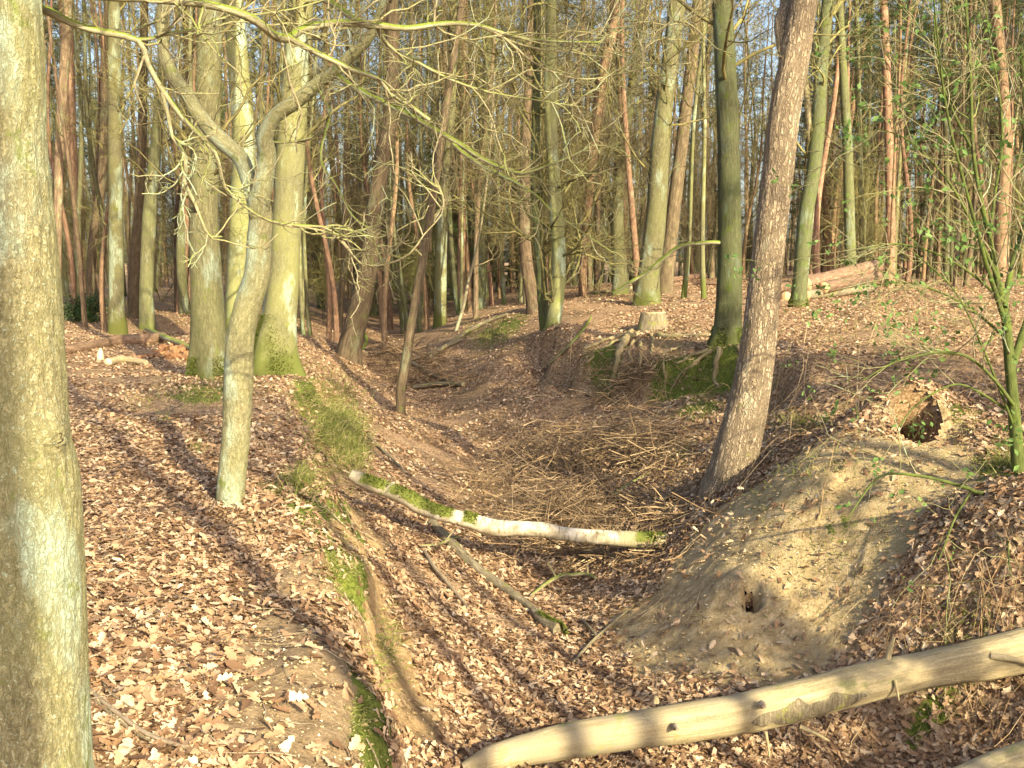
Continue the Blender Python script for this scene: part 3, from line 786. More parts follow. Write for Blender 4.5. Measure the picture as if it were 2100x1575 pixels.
def place_tree(kind, seed, x, y, rz, sc, label, cat, group, name, z=None, tilt=(0, 0)):
    tm, cm, nm_ = get_proto(kind, seed)
    root = bpy.data.objects.new(name, None); COL.objects.link(root)
    root.location = (x, y, h1(x, y) if z is None else z); root.rotation_euler = (tilt[0], tilt[1], rz)
    root.scale = (sc, sc, sc); root.empty_display_size = .2
    tag(root, label, cat, group)
    for nm, me_ in (('trunk', tm), ('crown', cm)):
        o = bpy.data.objects.new(nm, me_); COL.objects.link(o); o.parent = root
    if nm_:
        q_ = bpy.data.objects.new('needles', nm_); COL.objects.link(q_); q_.parent = o
    return root

# ------------------------------------------------------------------ the individually traced trees
def trace(path, Y, dY=0.0):
    """centre line and radii, in metres, of a stem seen at distance Y (changing by dY along it)"""
    P, R = [], []
    n = len(path)
    for k, (u, v, w) in enumerate(path):
        YY = Y + dY * k / max(1, n - 1)
        p = at_Y(u, v, YY); P.append(p); R.append(w / 2.0 / F * YY / ray(u, v)[1])
    return np.array(P), np.array(R)

def stem(path, Y, top=15.0, dY=0.0, rtop=.03, rng=None, drift=(0, 0)):
    P, R = trace(path, Y, dY)
    g = h1(P[0][0], P[0][1])
    base = P[0] + (P[0] - P[1]) / max(1e-3, np.linalg.norm(P[0] - P[1])) * 0
    base = np.array([P[0][0] + (P[0][0] - P[1][0]) * .05, P[0][1], min(P[0][2], g) - .2])
    P = np.vstack([base, P]); R = np.concatenate([[R[0]], R])
    # carry on above the frame
    d = P[-1] - P[-2]; d /= np.linalg.norm(d)
    z = P[-1][2]; q = P[-1].copy(); r = R[-1]; ex, er = [], []
    n = 7 if top > 0 else 0; step_ = max(.3, (top - z) / 7)
    for k in range(n):
        d = d + np.array([drift[0], drift[1], .25]); d /= np.linalg.norm(d)
        q = q + d * step_; ex.append(q.copy()); er.append(r + (rtop - r) * (k + 1) / n)
    return (np.vstack([P, ex]), np.concatenate([R, er]), g) if n else (P, R, g)

def hero(name, label, cat, path, Y, bark_mat, twig_mat='twig_green', top=15, dY=0, sides=24, step_=.12, flare=(.3, .3, 3), ridge=.0, lump=.05, seed=1,
         crown=dict(), limbs=(), group=None, drift=(0, 0), moss=None, rmin=.004, bulge=()):
    rng = np.random.default_rng(seed * 7 + 3)
    P, R, g = stem(path, Y, top, dY, drift=drift)
    root = thing(name, (P[0][0], P[0][1], g), label, cat, group)
    Pr, Rr = resample(P, R, step_)
    tb = MB(); tube(tb, Pr, Rr, sides=sides, flare=flare, lump=lump, ridge=ridge, seed=seed, bulge=bulge)
    link_mesh('trunk', tb, M[bark_mat], root)
    cb = MB(); kw = dict(n1=16, lo=.45, per2=5, per3=4, per4=3, rmin=rmin); kw.update(crown)
    if kw['n1']:
        crown_bare(cb, P, R, rng, **kw)
    for (lp, lY, ldY, lmat, tw) in limbs:
        A, B = trace(lp, lY, ldY); A2, B2 = resample(A, B, .05)
        A2 = A2 + .35 * B2[:, None] * np.stack([vnoise(np.arange(len(A2)) * .3 + seed, np.zeros(len(A2)) + k * 9.1) for k in range(3)], -1)
        lb = MB(); tube(lb, A2, B2, sides=12, lump=.18, seed=seed + 2)
        bo = link_mesh('branch', lb, M[lmat], root)
        if tw:
            wb_ = MB(); twigs_on(wb_, A2, B2, rng, **tw)
            to = bpy.data.objects.new('twigs', wb_.mesh('twigs', M['branch_pale'], origin=root.location)); COL.objects.link(to); to.parent = bo
    if cb.n: link_mesh('crown', cb, M[twig_mat], root)
    if moss:
        mm = MB(); n = moss[0]; hh = moss[1]
        moss_skirt(mm, Pr, Rr, n, hh, rng, flare, moss[2] if len(moss) > 2 else None); link_mesh('moss', mm, M['moss'], root, flat=True)
    return root, P, R

def twigs_on(mb, A, B, rng, n=12, L=(.25, .8), sub=4, up=.05, lo=.1, hi=1.0, rt=.0022, spread=(.5, 1.2), flatY=.6, sub2=2, droop=0):
    p, d, r, f = spawn(A[None], B[None], n, lo, hi, spread, rng, .5)
    d[:, 1] *= flatY; d /= np.linalg.norm(d, axis=1, keepdims=True)
    P1, R1 = grow(p, d, rng.uniform(*L, len(p)), np.clip(r, rt * 1.4, .0045), np.full(len(p), rt), 8, .27, up, rng)
    bulk_tubes(mb, P1, R1, 5)
    if sub:
        p, d, r, f = spawn(P1, R1, sub, .2, 1, (.5, 1.2), rng, .75)
        P2, R2 = grow(p, d, rng.uniform(.3, .9, len(p)) * L[0], np.maximum(r, rt), np.full(len(p), rt * .6), 4, .22, up, rng)
        bulk_tubes(mb, P2, R2, 3)
        if sub2:
            p, d, r, f = spawn(P2, R2, sub2, .3, 1, (.5, 1.1), rng, .8)
            P3, R3 = grow(p, d, rng.uniform(.2, .5, len(p)) * L[0], np.maximum(r, rt * .7), np.full(len(p), rt * .5), 2, .2, up, rng)
            bulk_tubes(mb, P3, R3, 3)

def moss_skirt(mb, P, R, n, hh, rng, flare, side=None):
    """short tufts standing off the foot of a trunk"""
    S = np.concatenate([[0], np.cumsum(np.linalg.norm(np.diff(P, axis=0), axis=1))])
    s = .15 + hh * rng.uniform(0, 1, n) ** 1.6
    c = np.stack([np.interp(s, S, P[:, k]) for k in range(3)], -1); r = np.interp(s, S, R)
    th = rng.uniform(0, 2 * pi, n)
    if side is not None: th = side + rng.normal(0, .55, n) * (1.5 - .9 * (s - .15) / hh)
    o = np.stack([np.cos(th), np.sin(th), np.zeros(n)], -1)
    rr = r * (1 + flare[0] * np.exp(-s / flare[1])) * 1.0
    p = c + o * rr[:, None]
    d = o + rng.normal(0, .5, (n, 3)); d[:, 2] += .2; d /= np.linalg.norm(d, axis=1, keepdims=True)
    w = np.cross(d, rng.normal(0, 1, (n, 3))); w /= np.linalg.norm(w, axis=1, keepdims=True)
    L = rng.uniform(.012, .035, n)[:, None]
    V = np.stack([p - w * .009 - o * .008, p + w * .009 - o * .008, p + d * L], 1).reshape(-1, 3)
    mb.add(V, tris=np.arange(len(V)).reshape(-1, 3))
# ------------------------------------------------------------------ hero trees
# big oak at the left edge with its mossy branches
B1 = [(60,15,22),(100,25,18),(150,50,15),(220,68,14),(285,83,13),(303,125,12),(330,178,11),(370,235,10),(400,270,10),(440,312,9),(452,345,8),(462,382,7),(500,420,6),(560,455,5),(660,465,4),(740,478,4),(790,520,3),(840,530,2.5)]
B1b = [(332,190,8),(345,240,8),(352,280,8),(375,310,8),(382,345,8),(378,370,8),(400,415,7),(420,470,6),(432,485,5),(455,485,4)]
B2 = [(60,-30,30),(215,-8,20),(330,-2,18),(450,12,17),(520,40,17),(555,68,18),(590,78,18),(630,57,16),(700,45,15),(770,52,15),(830,58,13),(900,50,11),(975,50,9),(1060,75,6),(1150,85,5),(1240,88,4)]
B2b = [(590,78,13),(640,105,12),(700,133,11),(725,145,11),(775,160,9),(800,190,8),(840,215,8),(880,245,8)]
B2c = [(772,52,9),(785,80,8),(810,105,8),(860,130,7),(930,165,6),(1010,190,4),(1100,205,3),(1200,220,2)]
B2d = [(640,-10,12),(680,8,12),(720,35,12),(760,55,12)]
B2e = [(285,83,8),(310,80,8),(330,72,8),(400,60,7),(450,38,6),(520,30,5),(600,18,4),(680,-5,3)]
B2f = [(975,50,8),(1020,70,7),(1060,100,6),(1090,125,5),(1140,150,4),(1200,162,4),(1270,150,3),(1320,105,2.5),(1350,60,2)]
B2g = [(1020,75,6),(1080,95,5),(1160,105,4),(1230,85,4),(1310,45,3),(1380,50,3),(1450,0,2)]
lg4 = [(560,455,5),(600,465,5),(660,465,4),(700,490,4),(740,540,4),(790,542,4),(840,520,4),(870,480,3),(905,440,3),(908,400,3),(890,360,2.5)]
lg5 = [(600,462,4),(680,480,4),(720,520,4),(745,545,4),(780,538,4),(820,500,3)]
tw = dict(n=13, L=(.12, .4), sub=3, up=.05, lo=.12, rt=.0016)
hero('oak_tree', 'thick oak at the left edge with a knot and mossy branches reaching across the top', 'tree',
     [(50,1640,262),(52,1575,250),(48,1300,244),(38,1000,236),(26,880,214),(14,600,204),(0,300,172),(-8,0,168)], 2.9, 'oak', top=12, sides=170, step_=.014, ridge=.003, bulge=[(tuple(at_Y(116, 895, 2.81)), .062, .045), (tuple(at_Y(116, 902, 2.77)), .016, -.06)], lump=.05, flare=(.18, .16, 3), seed=3,
     crown=dict(n1=12, lo=.5, per2=5, per3=4), drift=(-.05, -.05),
     limbs=[(B1, 3.1, .5, 'branch', tw), (B1b, 3.28, .1, 'branch', dict(n=14, L=(.1, .3), sub=3)), (B2, 3.0, 1.3, 'branch', dict(n=18, L=(.15, .55), sub=4)),
            (B2b, 3.52, .3, 'branch', dict(n=8, L=(.15, .4), sub=3)), (B2c, 3.78, .5, 'branch', dict(n=18, L=(.15, .5), sub=4)), (B2d, 3.9, -.12, 'branch', None),
            (B2e, 3.22, .3, 'branch', dict(n=16, L=(.15, .4), sub=4)), (B2f, 4.04, .4, 'branch_pale', dict(n=22, L=(.15, .5), sub=4)), (B2g, 4.09, .5, 'branch_pale', dict(n=24, L=(.15, .5), sub=4)),
            (lg4, 3.45, .15, 'branch_pale', dict(n=13, L=(.1, .3), sub=3)), (lg5, 3.46, .12, 'branch_pale', dict(n=9, L=(.1, .3), sub=3))])
# knot on the lit side of the big oak, the shade of its hole painted in, set on the bark where it is seen
oak1 = [o for o in bpy.data.objects if o.name.startswith('oak_tree')][0]; tr1 = [o for o in oak1.children if o.name.startswith('trunk')][0]
bpy.context.view_layer.update()
_o = mathutils.Vector((0, 0, ZC)); _r = ray(118, 900); _inv = tr1.matrix_world.inverted()
okk, hl, hn, _ = tr1.ray_cast(_inv @ _o, (_inv.to_3x3() @ mathutils.Vector(_r)).normalized())
if okk:
    hc = np.array(tr1.matrix_world @ hl); nn_ = np.array(hn); aa = np.cross(nn_, [0, 0, 1.]); aa /= np.linalg.norm(aa); bb = np.cross(nn_, aa)
    th = np.arange(28) / 28 * 2 * pi; vv = []
    for rr_, off in [(.034, -.004), (.026, .004), (.017, .003), (.010, -.006), (.0, -.012)]:
        wv = 1 + .22 * np.sin(3 * th + 1) + .15 * np.sin(5 * th)
        vv.append(hc + (np.cos(th) * rr_ * wv)[:, None] * aa + (np.sin(th) * rr_ * .8 * wv)[:, None] * bb + nn_ * off)
    kb = MB(); ii = np.arange(4)[:, None] * 28; jj = np.arange(28)[None]
    kb.add(np.concatenate(vv), np.stack([ii + jj, ii + (jj + 1) % 28, ii + 28 + (jj + 1) % 28, ii + 28 + jj], -1).reshape(-1, 4), mi=0)
    ko = link_mesh('knot', kb, [M['oak'], M['hollow']], oak1)
    ko.data.polygons.foreach_set('material_index', np.repeat([0, 0, 1, 1], 28).astype(np.int32))

# slender forked oak on the left bank
fk_l = [(534,450,28),(520,395,31),(503,345,33),(475,302,34),(440,268,34),(405,228,32),(378,190,30),(352,150,27),(338,110,24),(330,60,21),(333,-10,22),(340,-120,18),(350,-260,12)]
fk_r = [(536,455,44),(537,420,48),(541,375,42),(545,320,37),(552,270,34),(575,232,31),(620,195,29),(665,160,27),(700,136,25),(735,100,22),(765,60,19),(780,20,17),(786,-30,18),(800,-140,14),(830,-280,9)]
lg1 = [(690,150,14),(705,165,14),(740,185,13),(790,212,12),(850,240,11),(880,258,11),(935,290,11),(975,318,10),(1030,345,7),(1072,355,6),(1120,340,5),(1160,325,4),(1210,300,3)]
lg2 = [(930,295,8),(960,320,8),(1000,345,7),(1050,370,6),(1100,400,5),(1130,430,4),(1200,480,3),(1260,520,2.5)]
lg3 = [(665,160,8),(658,190,7),(676,230,6),(668,270,6),(660,300,5),(662,340,5),(690,380,4),(720,440,4),(760,470,3)]
lg6 = [(552,290,6),(590,292,5),(640,280,4),(700,245,4),(740,230,3)]
hero('oak_tree', 'slender crooked oak forking into two limbs on the left bank, pale lichen at its foot', 'tree',
     [(478,1046,60),(474,1010,56),(484,900,56),(488,800,58),(492,700,58),(505,640,54),(528,560,52),(531,500,49),(536,440,46),(534,408,34)], 6.6, 'oak', top=-1, sides=56, step_=.035, ridge=.0025, lump=.10, flare=(.45, .10, 4), seed=5,
     crown=dict(n1=0),
     limbs=[(fk_l, 6.6, .4, 'oak', dict(n=16, L=(.3, .8), sub=4, rt=.0025)), (fk_r, 6.6, -.5, 'oak', dict(n=26, L=(.3, 1.0), sub=5, rt=.003, lo=.3)), (lg1, 6.37, -.6, 'branch', dict(n=24, L=(.25, .6), sub=5)),
            (lg2, 6.07, -.4, 'branch', dict(n=16, L=(.2, .5), sub=4)), (lg3, 6.42, -.3, 'branch', dict(n=12, L=(.2, .5), sub=4)), (lg6, 6.5, -.2, 'branch', dict(n=12, L=(.2, .5), sub=4))])

hero('oak_tree', 'straight stout oak with a mossy foot just left of the forked oak', 'tree',
     [(428,785,84),(428,740,74),(425,600,64),(418,450,58),(422,300,55),(428,150,50),(430,0,47)], 13.5, 'oak_mid', top=15, sides=48, step_=.07, ridge=.004, lump=.05, flare=(.45, .3, 4), seed=7, moss=(5200, .42), crown=dict(n1=24, lo=.28, L1=(1.2, 3.0)))
hero('beech_tree', 'broad pale-skirted beech with green moss up its foot, right of the forked oak', 'tree',
     [(562,742,84),(566,690,76),(576,620,66),(586,500,60),(594,350,58),(603,200,56),(614,50,52),(618,0,50)], 16.2, 'beech', top=17, sides=48, step_=.08, ridge=.0, lump=.06, flare=(.6, .45, 4), seed=9, moss=(7800, 1.05, -2.2), crown=dict(n1=24, lo=.28, L1=(1.2, 3.0)))
hero('beech_tree', 'leaning grey-green beech half hidden behind the fork of the crooked oak', 'tree',
     [(488,640,52),(490,560,50),(496,420,48),(500,300,46),(490,150,43),(478,0,40)], 21, 'beech', top=17, sides=24, step_=.2, flare=(.2, .4, 3), seed=11, crown=dict(n1=18, lo=.4))
hero('oak_tree', 'green-tinged slim oak standing beside the dark evergreen shrub on the left', 'tree',
     [(240,662,36),(238,640,32),(238,500,30),(236,300,28),(234,100,26),(234,0,24)], 24.5, 'beech', top=16, sides=20, step_=.2, flare=(.25, .3, 3), seed=13, crown=dict(n1=20, lo=.2, L1=(1, 2.6)))
hero('oak_tree', 'greenish slightly bent oak, second trunk right of the evergreen shrub', 'tree',
     [(302,642,30),(300,600,28),(306,450,28),(318,320,24),(330,180,20),(340,80,17),(338,0,16)], 27, 'oak_far', top=15, sides=18, step_=.25, flare=(.3, .3, 3), seed=15, crown=dict(n1=20, lo=.2, L1=(1, 2.6)))
for k, (pth, yy, lab) in enumerate([
    ([(272,645,24),(275,560,22),(285,420,20),(292,250,18),(296,0,16)], 29, 'pinkish-brown pine between the two greenish trunks on the left'),
    ([(372,632,20),(375,540,20),(382,430,19),(392,330,17),(402,150,15),(408,0,13)], 31, 'reddish leaning pine close behind the left side of the stout oak'),
    ([(390,632,20),(396,560,18),(400,440,17),(404,300,15),(406,0,12)], 33, 'orange-barked pine mostly hidden behind the stout oak'),
    ([(184,625,18),(190,500,18),(208,380,20),(214,250,17),(222,0,15)], 30, 'tan slightly leaning pine above the dark evergreen shrub'),
    ([(160,630,15),(158,480,14),(150,300,15),(145,100,14),(140,0,13)], 32, 'dark reddish pine just right of the big left oak'),
    ([(118,560,16),(120,400,18),(125,250,20),(135,100,20),(140,0,18)], 26, 'brown pine rising beside the edge of the big left oak')]):
    hero('pine_tree', lab, 'tree', pth, yy, ['pine_far', 'redpine', 'redpine', 'pine_far', 'redpine', 'pine_far'][k], 'twig', top=17, sides=14, step_=.3, flare=(.2, .3, 4), seed=20 + k, crown=dict(n1=16, lo=.4, L1=(.8, 2.0), per3=4))
hero('pine_tree', 'tall brown-grey pine leaning right over the head of the gully', 'tree',
     [(712,742,50),(722,690,46),(745,600,42),(758,520,38),(770,430,36),(783,330,33),(800,240,30),(805,120,27),(804,0,25)], 20.5, 'pine_far', 'twig', top=18, sides=28, step_=.12, ridge=.004, flare=(.3, .4, 3), seed=31, crown=dict(n1=20, lo=.4))
hero('oak_tree', 'thin grey stem leaning right, rooted in the gully bottom', 'tree',
     [(822,802,20),(832,740,20),(848,640,19),(866,540,18),(884,430,17),(903,300,16),(925,150,14),(948,0,13)], 16, 'pine_far', 'twig', top=13, sides=18, step_=.12, flare=(.15, .2, 3), seed=33, crown=dict(n1=18, lo=.3, L1=(.8, 2.)))
hero('oak_tree', 'pale green trunk at the far end of the gully', 'tree',
     [(902,680,26),(903,640,26),(905,500,24),(912,380,20),(925,240,17),(930,0,14)], 26, 'beech', top=15, sides=18, step_=.25, seed=35, crown=dict(n1=22, lo=.15, L1=(1, 2.5)))
hero('pine_tree', 'bright red-barked pine beyond the end of the gully', 'tree',
     [(946,612,16),(946,540,16),(948,420,16),(950,300,15),(952,150,14),(950,0,13)], 33, 'redpine', 'twig', top=16, sides=14, step_=.3, seed=37, crown=dict(n1=14, lo=.5, L1=(.8, 1.6)))
hero('oak_tree', 'yellow-green trunk on the right shoulder of the gully with a fork above', 'tree',
     [(983,632,25),(985,600,23),(990,520,22),(992,430,20),(996,300,18),(1000,150,16),(1003,0,14)], 27, 'oak_far', top=15, sides=18, step_=.25, seed=39, crown=dict(n1=24, lo=.15, L1=(1, 2.6)))
hero('oak_tree', 'pale slanting sapling stem rising from the right shoulder of the gully', 'sapling',
     [(936,676,8),(950,630,7),(958,590,7),(975,520,5),(985,470,4)], 24, 'branch_pale', 'twig', top=6, sides=8, step_=.2, seed=40, crown=dict(n1=12, lo=.3, L1=(.5, 1.2), per4=2), flare=(.1, .1, 3))
hero('oak_tree', 'brown twin-stemmed trunk in the middle of the view above the gully', 'tree',
     [(1098,655,34),(1092,610,28),(1080,540,26),(1075,450,24),(1078,300,20),(1085,150,18),(1090,0,16)], 22, 'pine_far', 'twig_green', top=15, sides=18, step_=.2, seed=41, crown=dict(n1=24, lo=.15, L1=(1, 2.6)))
hero('beech_tree', 'mint-green lichen-covered trunk leaning in the middle of the view, foot on the bare slope', 'tree',
     [(1126,708,30),(1136,650,30),(1145,590,28),(1146,520,28),(1140,420,26),(1132,300,25),(1128,150,24),(1130,0,22)], 18.5, 'beech', top=15, sides=22, step_=.15, seed=43, crown=dict(n1=26, lo=.15, L1=(1, 2.6)))
hero('oak_tree', 'darker companion stem touching the mint-green trunk', 'tree',
     [(1118,690,20),(1112,600,22),(1104,480,20),(1098,360,20),(1100,200,18),(1102,0,16)], 18.9, 'dark_oak', top=14, sides=18, step_=.15, seed=44, crown=dict(n1=22, lo=.15, L1=(1, 2.6)))
hero('oak_tree', 'dark-footed trunk with a yellowish waist left of the thick brown trunk', 'tree',
     [(1272,575,34),(1270,540,29),(1266,450,26),(1272,330,24),(1290,220,22),(1310,100,20),(1322,0,18)], 28, 'oak_far', top=15, sides=18, step_=.25, seed=45, crown=dict(n1=26, lo=.15, L1=(1, 2.8)))
hero('pine_tree', 'thick dull-brown trunk standing behind the tree stump', 'tree',
     [(1328,612,50),(1331,560,44),(1345,450,42),(1352,330,40),(1362,220,36),(1378,100,34),(1390,0,32)], 21, 'oak_mid', 'twig_green', top=17, sides=30, step_=.12, ridge=.004, seed=47, crown=dict(n1=24, lo=.2, L1=(1, 2.8)))
hero('pine_tree', 'reddish-topped pine leaning right, next to the thick dull-brown trunk', 'tree',
     [(1365,578,32),(1372,520,30),(1385,400,28),(1398,300,26),(1412,180,25),(1424,80,24),(1432,0,22)], 27, 'pine_far', 'twig', top=18, sides=20, step_=.2, seed=49, crown=dict(n1=20, lo=.3, L1=(1, 2.4)))
hero('pine_tree', 'long golden-orange pine leaning strongly right across the centre top', 'tree',
     [(1195,590,16),(1198,520,16),(1205,420,18),(1215,320,20),(1228,200,21),(1250,90,22),(1268,0,22)], 30, 'redpine', 'twig', top=18, sides=16, step_=.25, seed=50, crown=dict(n1=18, lo=.35, L1=(1, 2.2)))
br18 = [(1488,500,9),(1460,497,8),(1420,500,8),(1388,508,8),(1360,530,8),(1330,555,7),(1300,575,7),(1275,590,6),(1256,602,5)]
hero('oak_tree', 'dark green straight oak beside the large leaning pine, one bare branch drooping left', 'tree',
     [(1490,706,62),(1493,660,54),(1496,560,50),(1496,420,46),(1492,250,44),(1486,100,42),(1480,0,40)], 14.8, 'dark_oak', top=16, sides=40, step_=.08, ridge=.002, flare=(.5, .3, 4), seed=51, moss=(3800, .4), crown=dict(n1=22, lo=.35),
     limbs=[(br18, 14.8, -.9, 'branch', dict(n=16, L=(.25, .6), sub=4, rt=.004))])
pine2 = [(1634,210,22),(1622,150,30),(1611,90,32),(1606,50,32),(1612,10,30),(1622,-60,26),(1640,-160,20),(1670,-300,12)]
hero('pine_tree', 'large leaning pine with flaky pale brown bark rising from behind the sandy mound', 'tree',
     [(1488,1020,100),(1500,980,96),(1518,900,88),(1540,800,78),(1556,700,70),(1566,600,66),(1580,480,64),(1594,360,62),(1608,240,62),(1626,140,60),(1640,60,56),(1652,-20,52)], 8.95, 'pine', 'twig', top=14, sides=110, step_=.028, ridge=.004, lump=.04, flare=(.25, .22, 5), seed=53,
     crown=dict(n1=12, lo=.82), limbs=[(pine2, 8.9, .4, 'pine', dict(n=10, L=(.3, .8), sub=4, rt=.003))])
hero('oak_tree', 'wavy yellow-green young oak with mossy foot in front of the log pile', 'tree',
     [(1637,624,36),(1640,590,31),(1648,500,32),(1654,430,30),(1668,350,29),(1678,250,29),(1686,120,26),(1698,0,24)], 19, 'dark_oak', top=14, sides=24, step_=.12, flare=(.3, .2, 3), seed=55, moss=(1500, .2), crown=dict(n1=20, lo=.3, L1=(1, 2.4)))
hero('birch_tree', 'thin pale birch stem slanting behind the wavy young oak', 'tree',
     [(1672,560,9),(1668,430,10),(1662,300,12),(1655,200,13),(1648,100,12),(1640,0,11)], 30, 'birch', 'twig', top=14, sides=12, step_=.3, seed=57, crown=dict(n1=16, lo=.3, L1=(1, 2)))
for k, (pth, yy, mt, lab) in enumerate([
    ([(1745,592,24),(1742,450,22),(1738,300,20),(1728,120,16),(1722,0,14)], 27, 'dark_oak', 'dark slightly curved trunk rising right behind the log pile'),
    ([(1770,580,14),(1768,450,13),(1762,300,12),(1758,100,11),(1756,0,10)], 30, 'oak_far', 'thin green-dark stem right of the dark curved trunk behind the log pile'),
    ([(1825,575,20),(1826,420,19),(1822,250,18),(1816,100,17),(1812,0,16)], 29, 'redpine', 'tall pine with glowing orange bark near the right, standing clear against the sky'),
    ([(2050,560,26),(2055,420,25),(2062,300,24),(2055,150,22),(2040,0,22)], 22, 'redpine', 'brown-pink pine behind the green elder at the right edge'),
    ([(1705,580,14),(1698,470,14),(1694,430,13),(1690,300,12),(1700,0,10)], 31, 'redpine', 'slim bent orange pine just right of the wavy young oak'),
    ([(1940,575,12),(1942,400,11),(1938,200,10),(1935,0,9)], 33, 'oak_far', 'thin pale straight stem among the slim pines on the right')]):
    hero('pine_tree' if mt == 'redpine' else 'oak_tree', lab, 'tree', pth, yy, mt, 'twig', top=17, sides=14, step_=.3, seed=60 + k, flare=(.2, .3, 3), crown=dict(n1=26, lo=.2, L1=(.8, 1.8), per3=4))

# ------------------------------------------------------------------ woodland behind (copies of the prototypes)
named = [(35,'the big oak'),(160,'the evergreen shrub'),(240,'the slim green oak'),(330,'the stout oak'),(500,'the forked oak'),(590,'the mossy beech'),(745,'the leaning pine'),
         (860,'the gully stem'),(985,'the yellow-green trunk'),(1130,'the mint-green trunk'),(1330,'the thick brown pine'),(1495,'the dark green oak'),(1590,'the large pine'),(1660,'the wavy oak'),
         (1745,'the log pile'),(1825,'the orange pine'),(1940,'the pale thin stem'),(2060,'the green elder')]
look = {'oak': ('bare greenish oak', 'oak_tree', 'tree'), 'thin': ('thin bare tree', 'young_tree', 'tree'), 'pine': ('dark-needled pine', 'pine_tree', 'tree'),
        'pole': ('bare pole-thin tree', 'pole_stage_tree', 'tree'), 'slim_pine': ('slim pine', 'slim_pine_tree', 'tree'), 'shrub': ('leafless shrub', 'bare_shrub', 'shrub'), 'spruce': ('bushy green spruce', 'young_spruce', 'tree')}
def bg(kind, u, Y, sc=1.0, nprot=4):
    x = (u - 1050) / F * Y
    nm = min(named, key=lambda q: abs(q[0] - u))
    a, name, cat = look[kind]
    tl = RNG.normal(0, .035, 2)
    adj = 'tall' if sc > 1.05 else ('low' if sc < .95 else '')
    ln = 'leaning left' if tl[1] < -.025 else ('leaning right' if tl[1] > .025 else 'upright')
    depth = 'far back' if Y > 46 else ('well back' if Y > 36 else 'near the clearing')
    side = 'left of' if u < nm[0] else 'right of'
    lab = f'{adj} {a} {ln}, {depth}, {side} {nm[1]}'.strip()
    # the trunk's tilt is about the base: rotation x/y in world
    place_tree(kind, int(RNG.integers(0, nprot)) + 100, x, Y, RNG.uniform(0, 6.28), sc, lab, cat, lab[:1].upper() + lab[1:], name, tilt=(tl[0], tl[1]))
rb = np.random.default_rng(5)
def scatter(kind, n, ulo, uhi, ylo, yhi, sc=(.85, 1.15), nprot=4):
    for k in range(n):
        u = ulo + (uhi - ulo) * (k + rb.uniform(0, 1)) / n
        Y = math.sqrt(rb.uniform(ylo ** 2, yhi ** 2))
        bg(kind, u, Y, rb.uniform(*sc), nprot)
scatter('pine', 30, -150, 1300, 33, 62)
scatter('pine', 18, 1300, 2300, 36, 65)
scatter('oak', 17, -200, 1500, 30, 58)
scatter('oak', 5, 1500, 2300, 42, 60)
scatter('pole', 120, 60, 1520, 24, 62)
scatter('pole', 75, 600, 1300, 26, 60)
scatter('pole', 22, 1500, 2150, 28, 55)
scatter('thin', 12, 80, 1480, 26, 48)
scatter('thin', 5, 1500, 2150, 32, 50)
scatter('slim_pine', 105, 1640, 2250, 27, 64, sc=(.8, 1.15))
scatter('slim_pine', 30, 60, 1500, 36, 62)
scatter('shrub', 9, 620, 1480, 25, 42)
scatter('shrub', 4, 100, 600, 32, 48)
scatter('shrub', 4, 1560, 2150, 26, 42)
scatter('spruce', 9, 860, 1180, 36, 48)
scatter('spruce', 8, 1350, 2150, 38, 55)
scatter('spruce', 3, 150, 420, 46, 56)

# the far woodland that reads as one mass
rng = np.random.default_rng(77)
fb = MB()
n = 480
x = rng.uniform(-62, 62, n); y = rng.uniform(66, 100, n)
g = H(x, y) - .2
P0 = np.stack([x, y, g], -1); D = rng.normal(0, .03, (n, 3)); D[:, 2] = 1
Pp, Rp = grow(P0, D, rng.uniform(9, 17, n), rng.uniform(.07, .17, n), np.full(n, .03), 8, .02, .02, rng)
bulk_tubes(fb, Pp, Rp, 6, 0)
p, d, r, f = spawn(Pp, Rp, 7, .15, 1, (.7, 1.4), rng, .3)
P1, R1 = grow(p, d, rng.uniform(1, 3, len(p)), np.full(len(p), .03), np.full(len(p), .012), 4, .2, .08, rng); bulk_tubes(fb, P1, R1, 3, 1)
p, d, r, f = spawn(P1, R1, 3, .2, 1, (.5, 1.2), rng, .6)
P2, R2 = grow(p, d, rng.uniform(.5, 1.3, len(p)), np.full(len(p), .013), np.full(len(p), .008), 2, .2, .05, rng); bulk_tubes(fb, P2, R2, 3, 1)
sel = P1[rng.uniform(0, 1, len(P1)) < .35]
needles(fb, sel[:, 1:].reshape(-1, 3), 12, .4, rng, mi=2)
fo = link_mesh('far_woodland', fb, [M['pine_far'], M['twig_green'], M['needle_pale']])
tag(fo, 'distant mass of trunks and twigs closing the view behind all the nearer trees', 'woodland', kind='stuff')

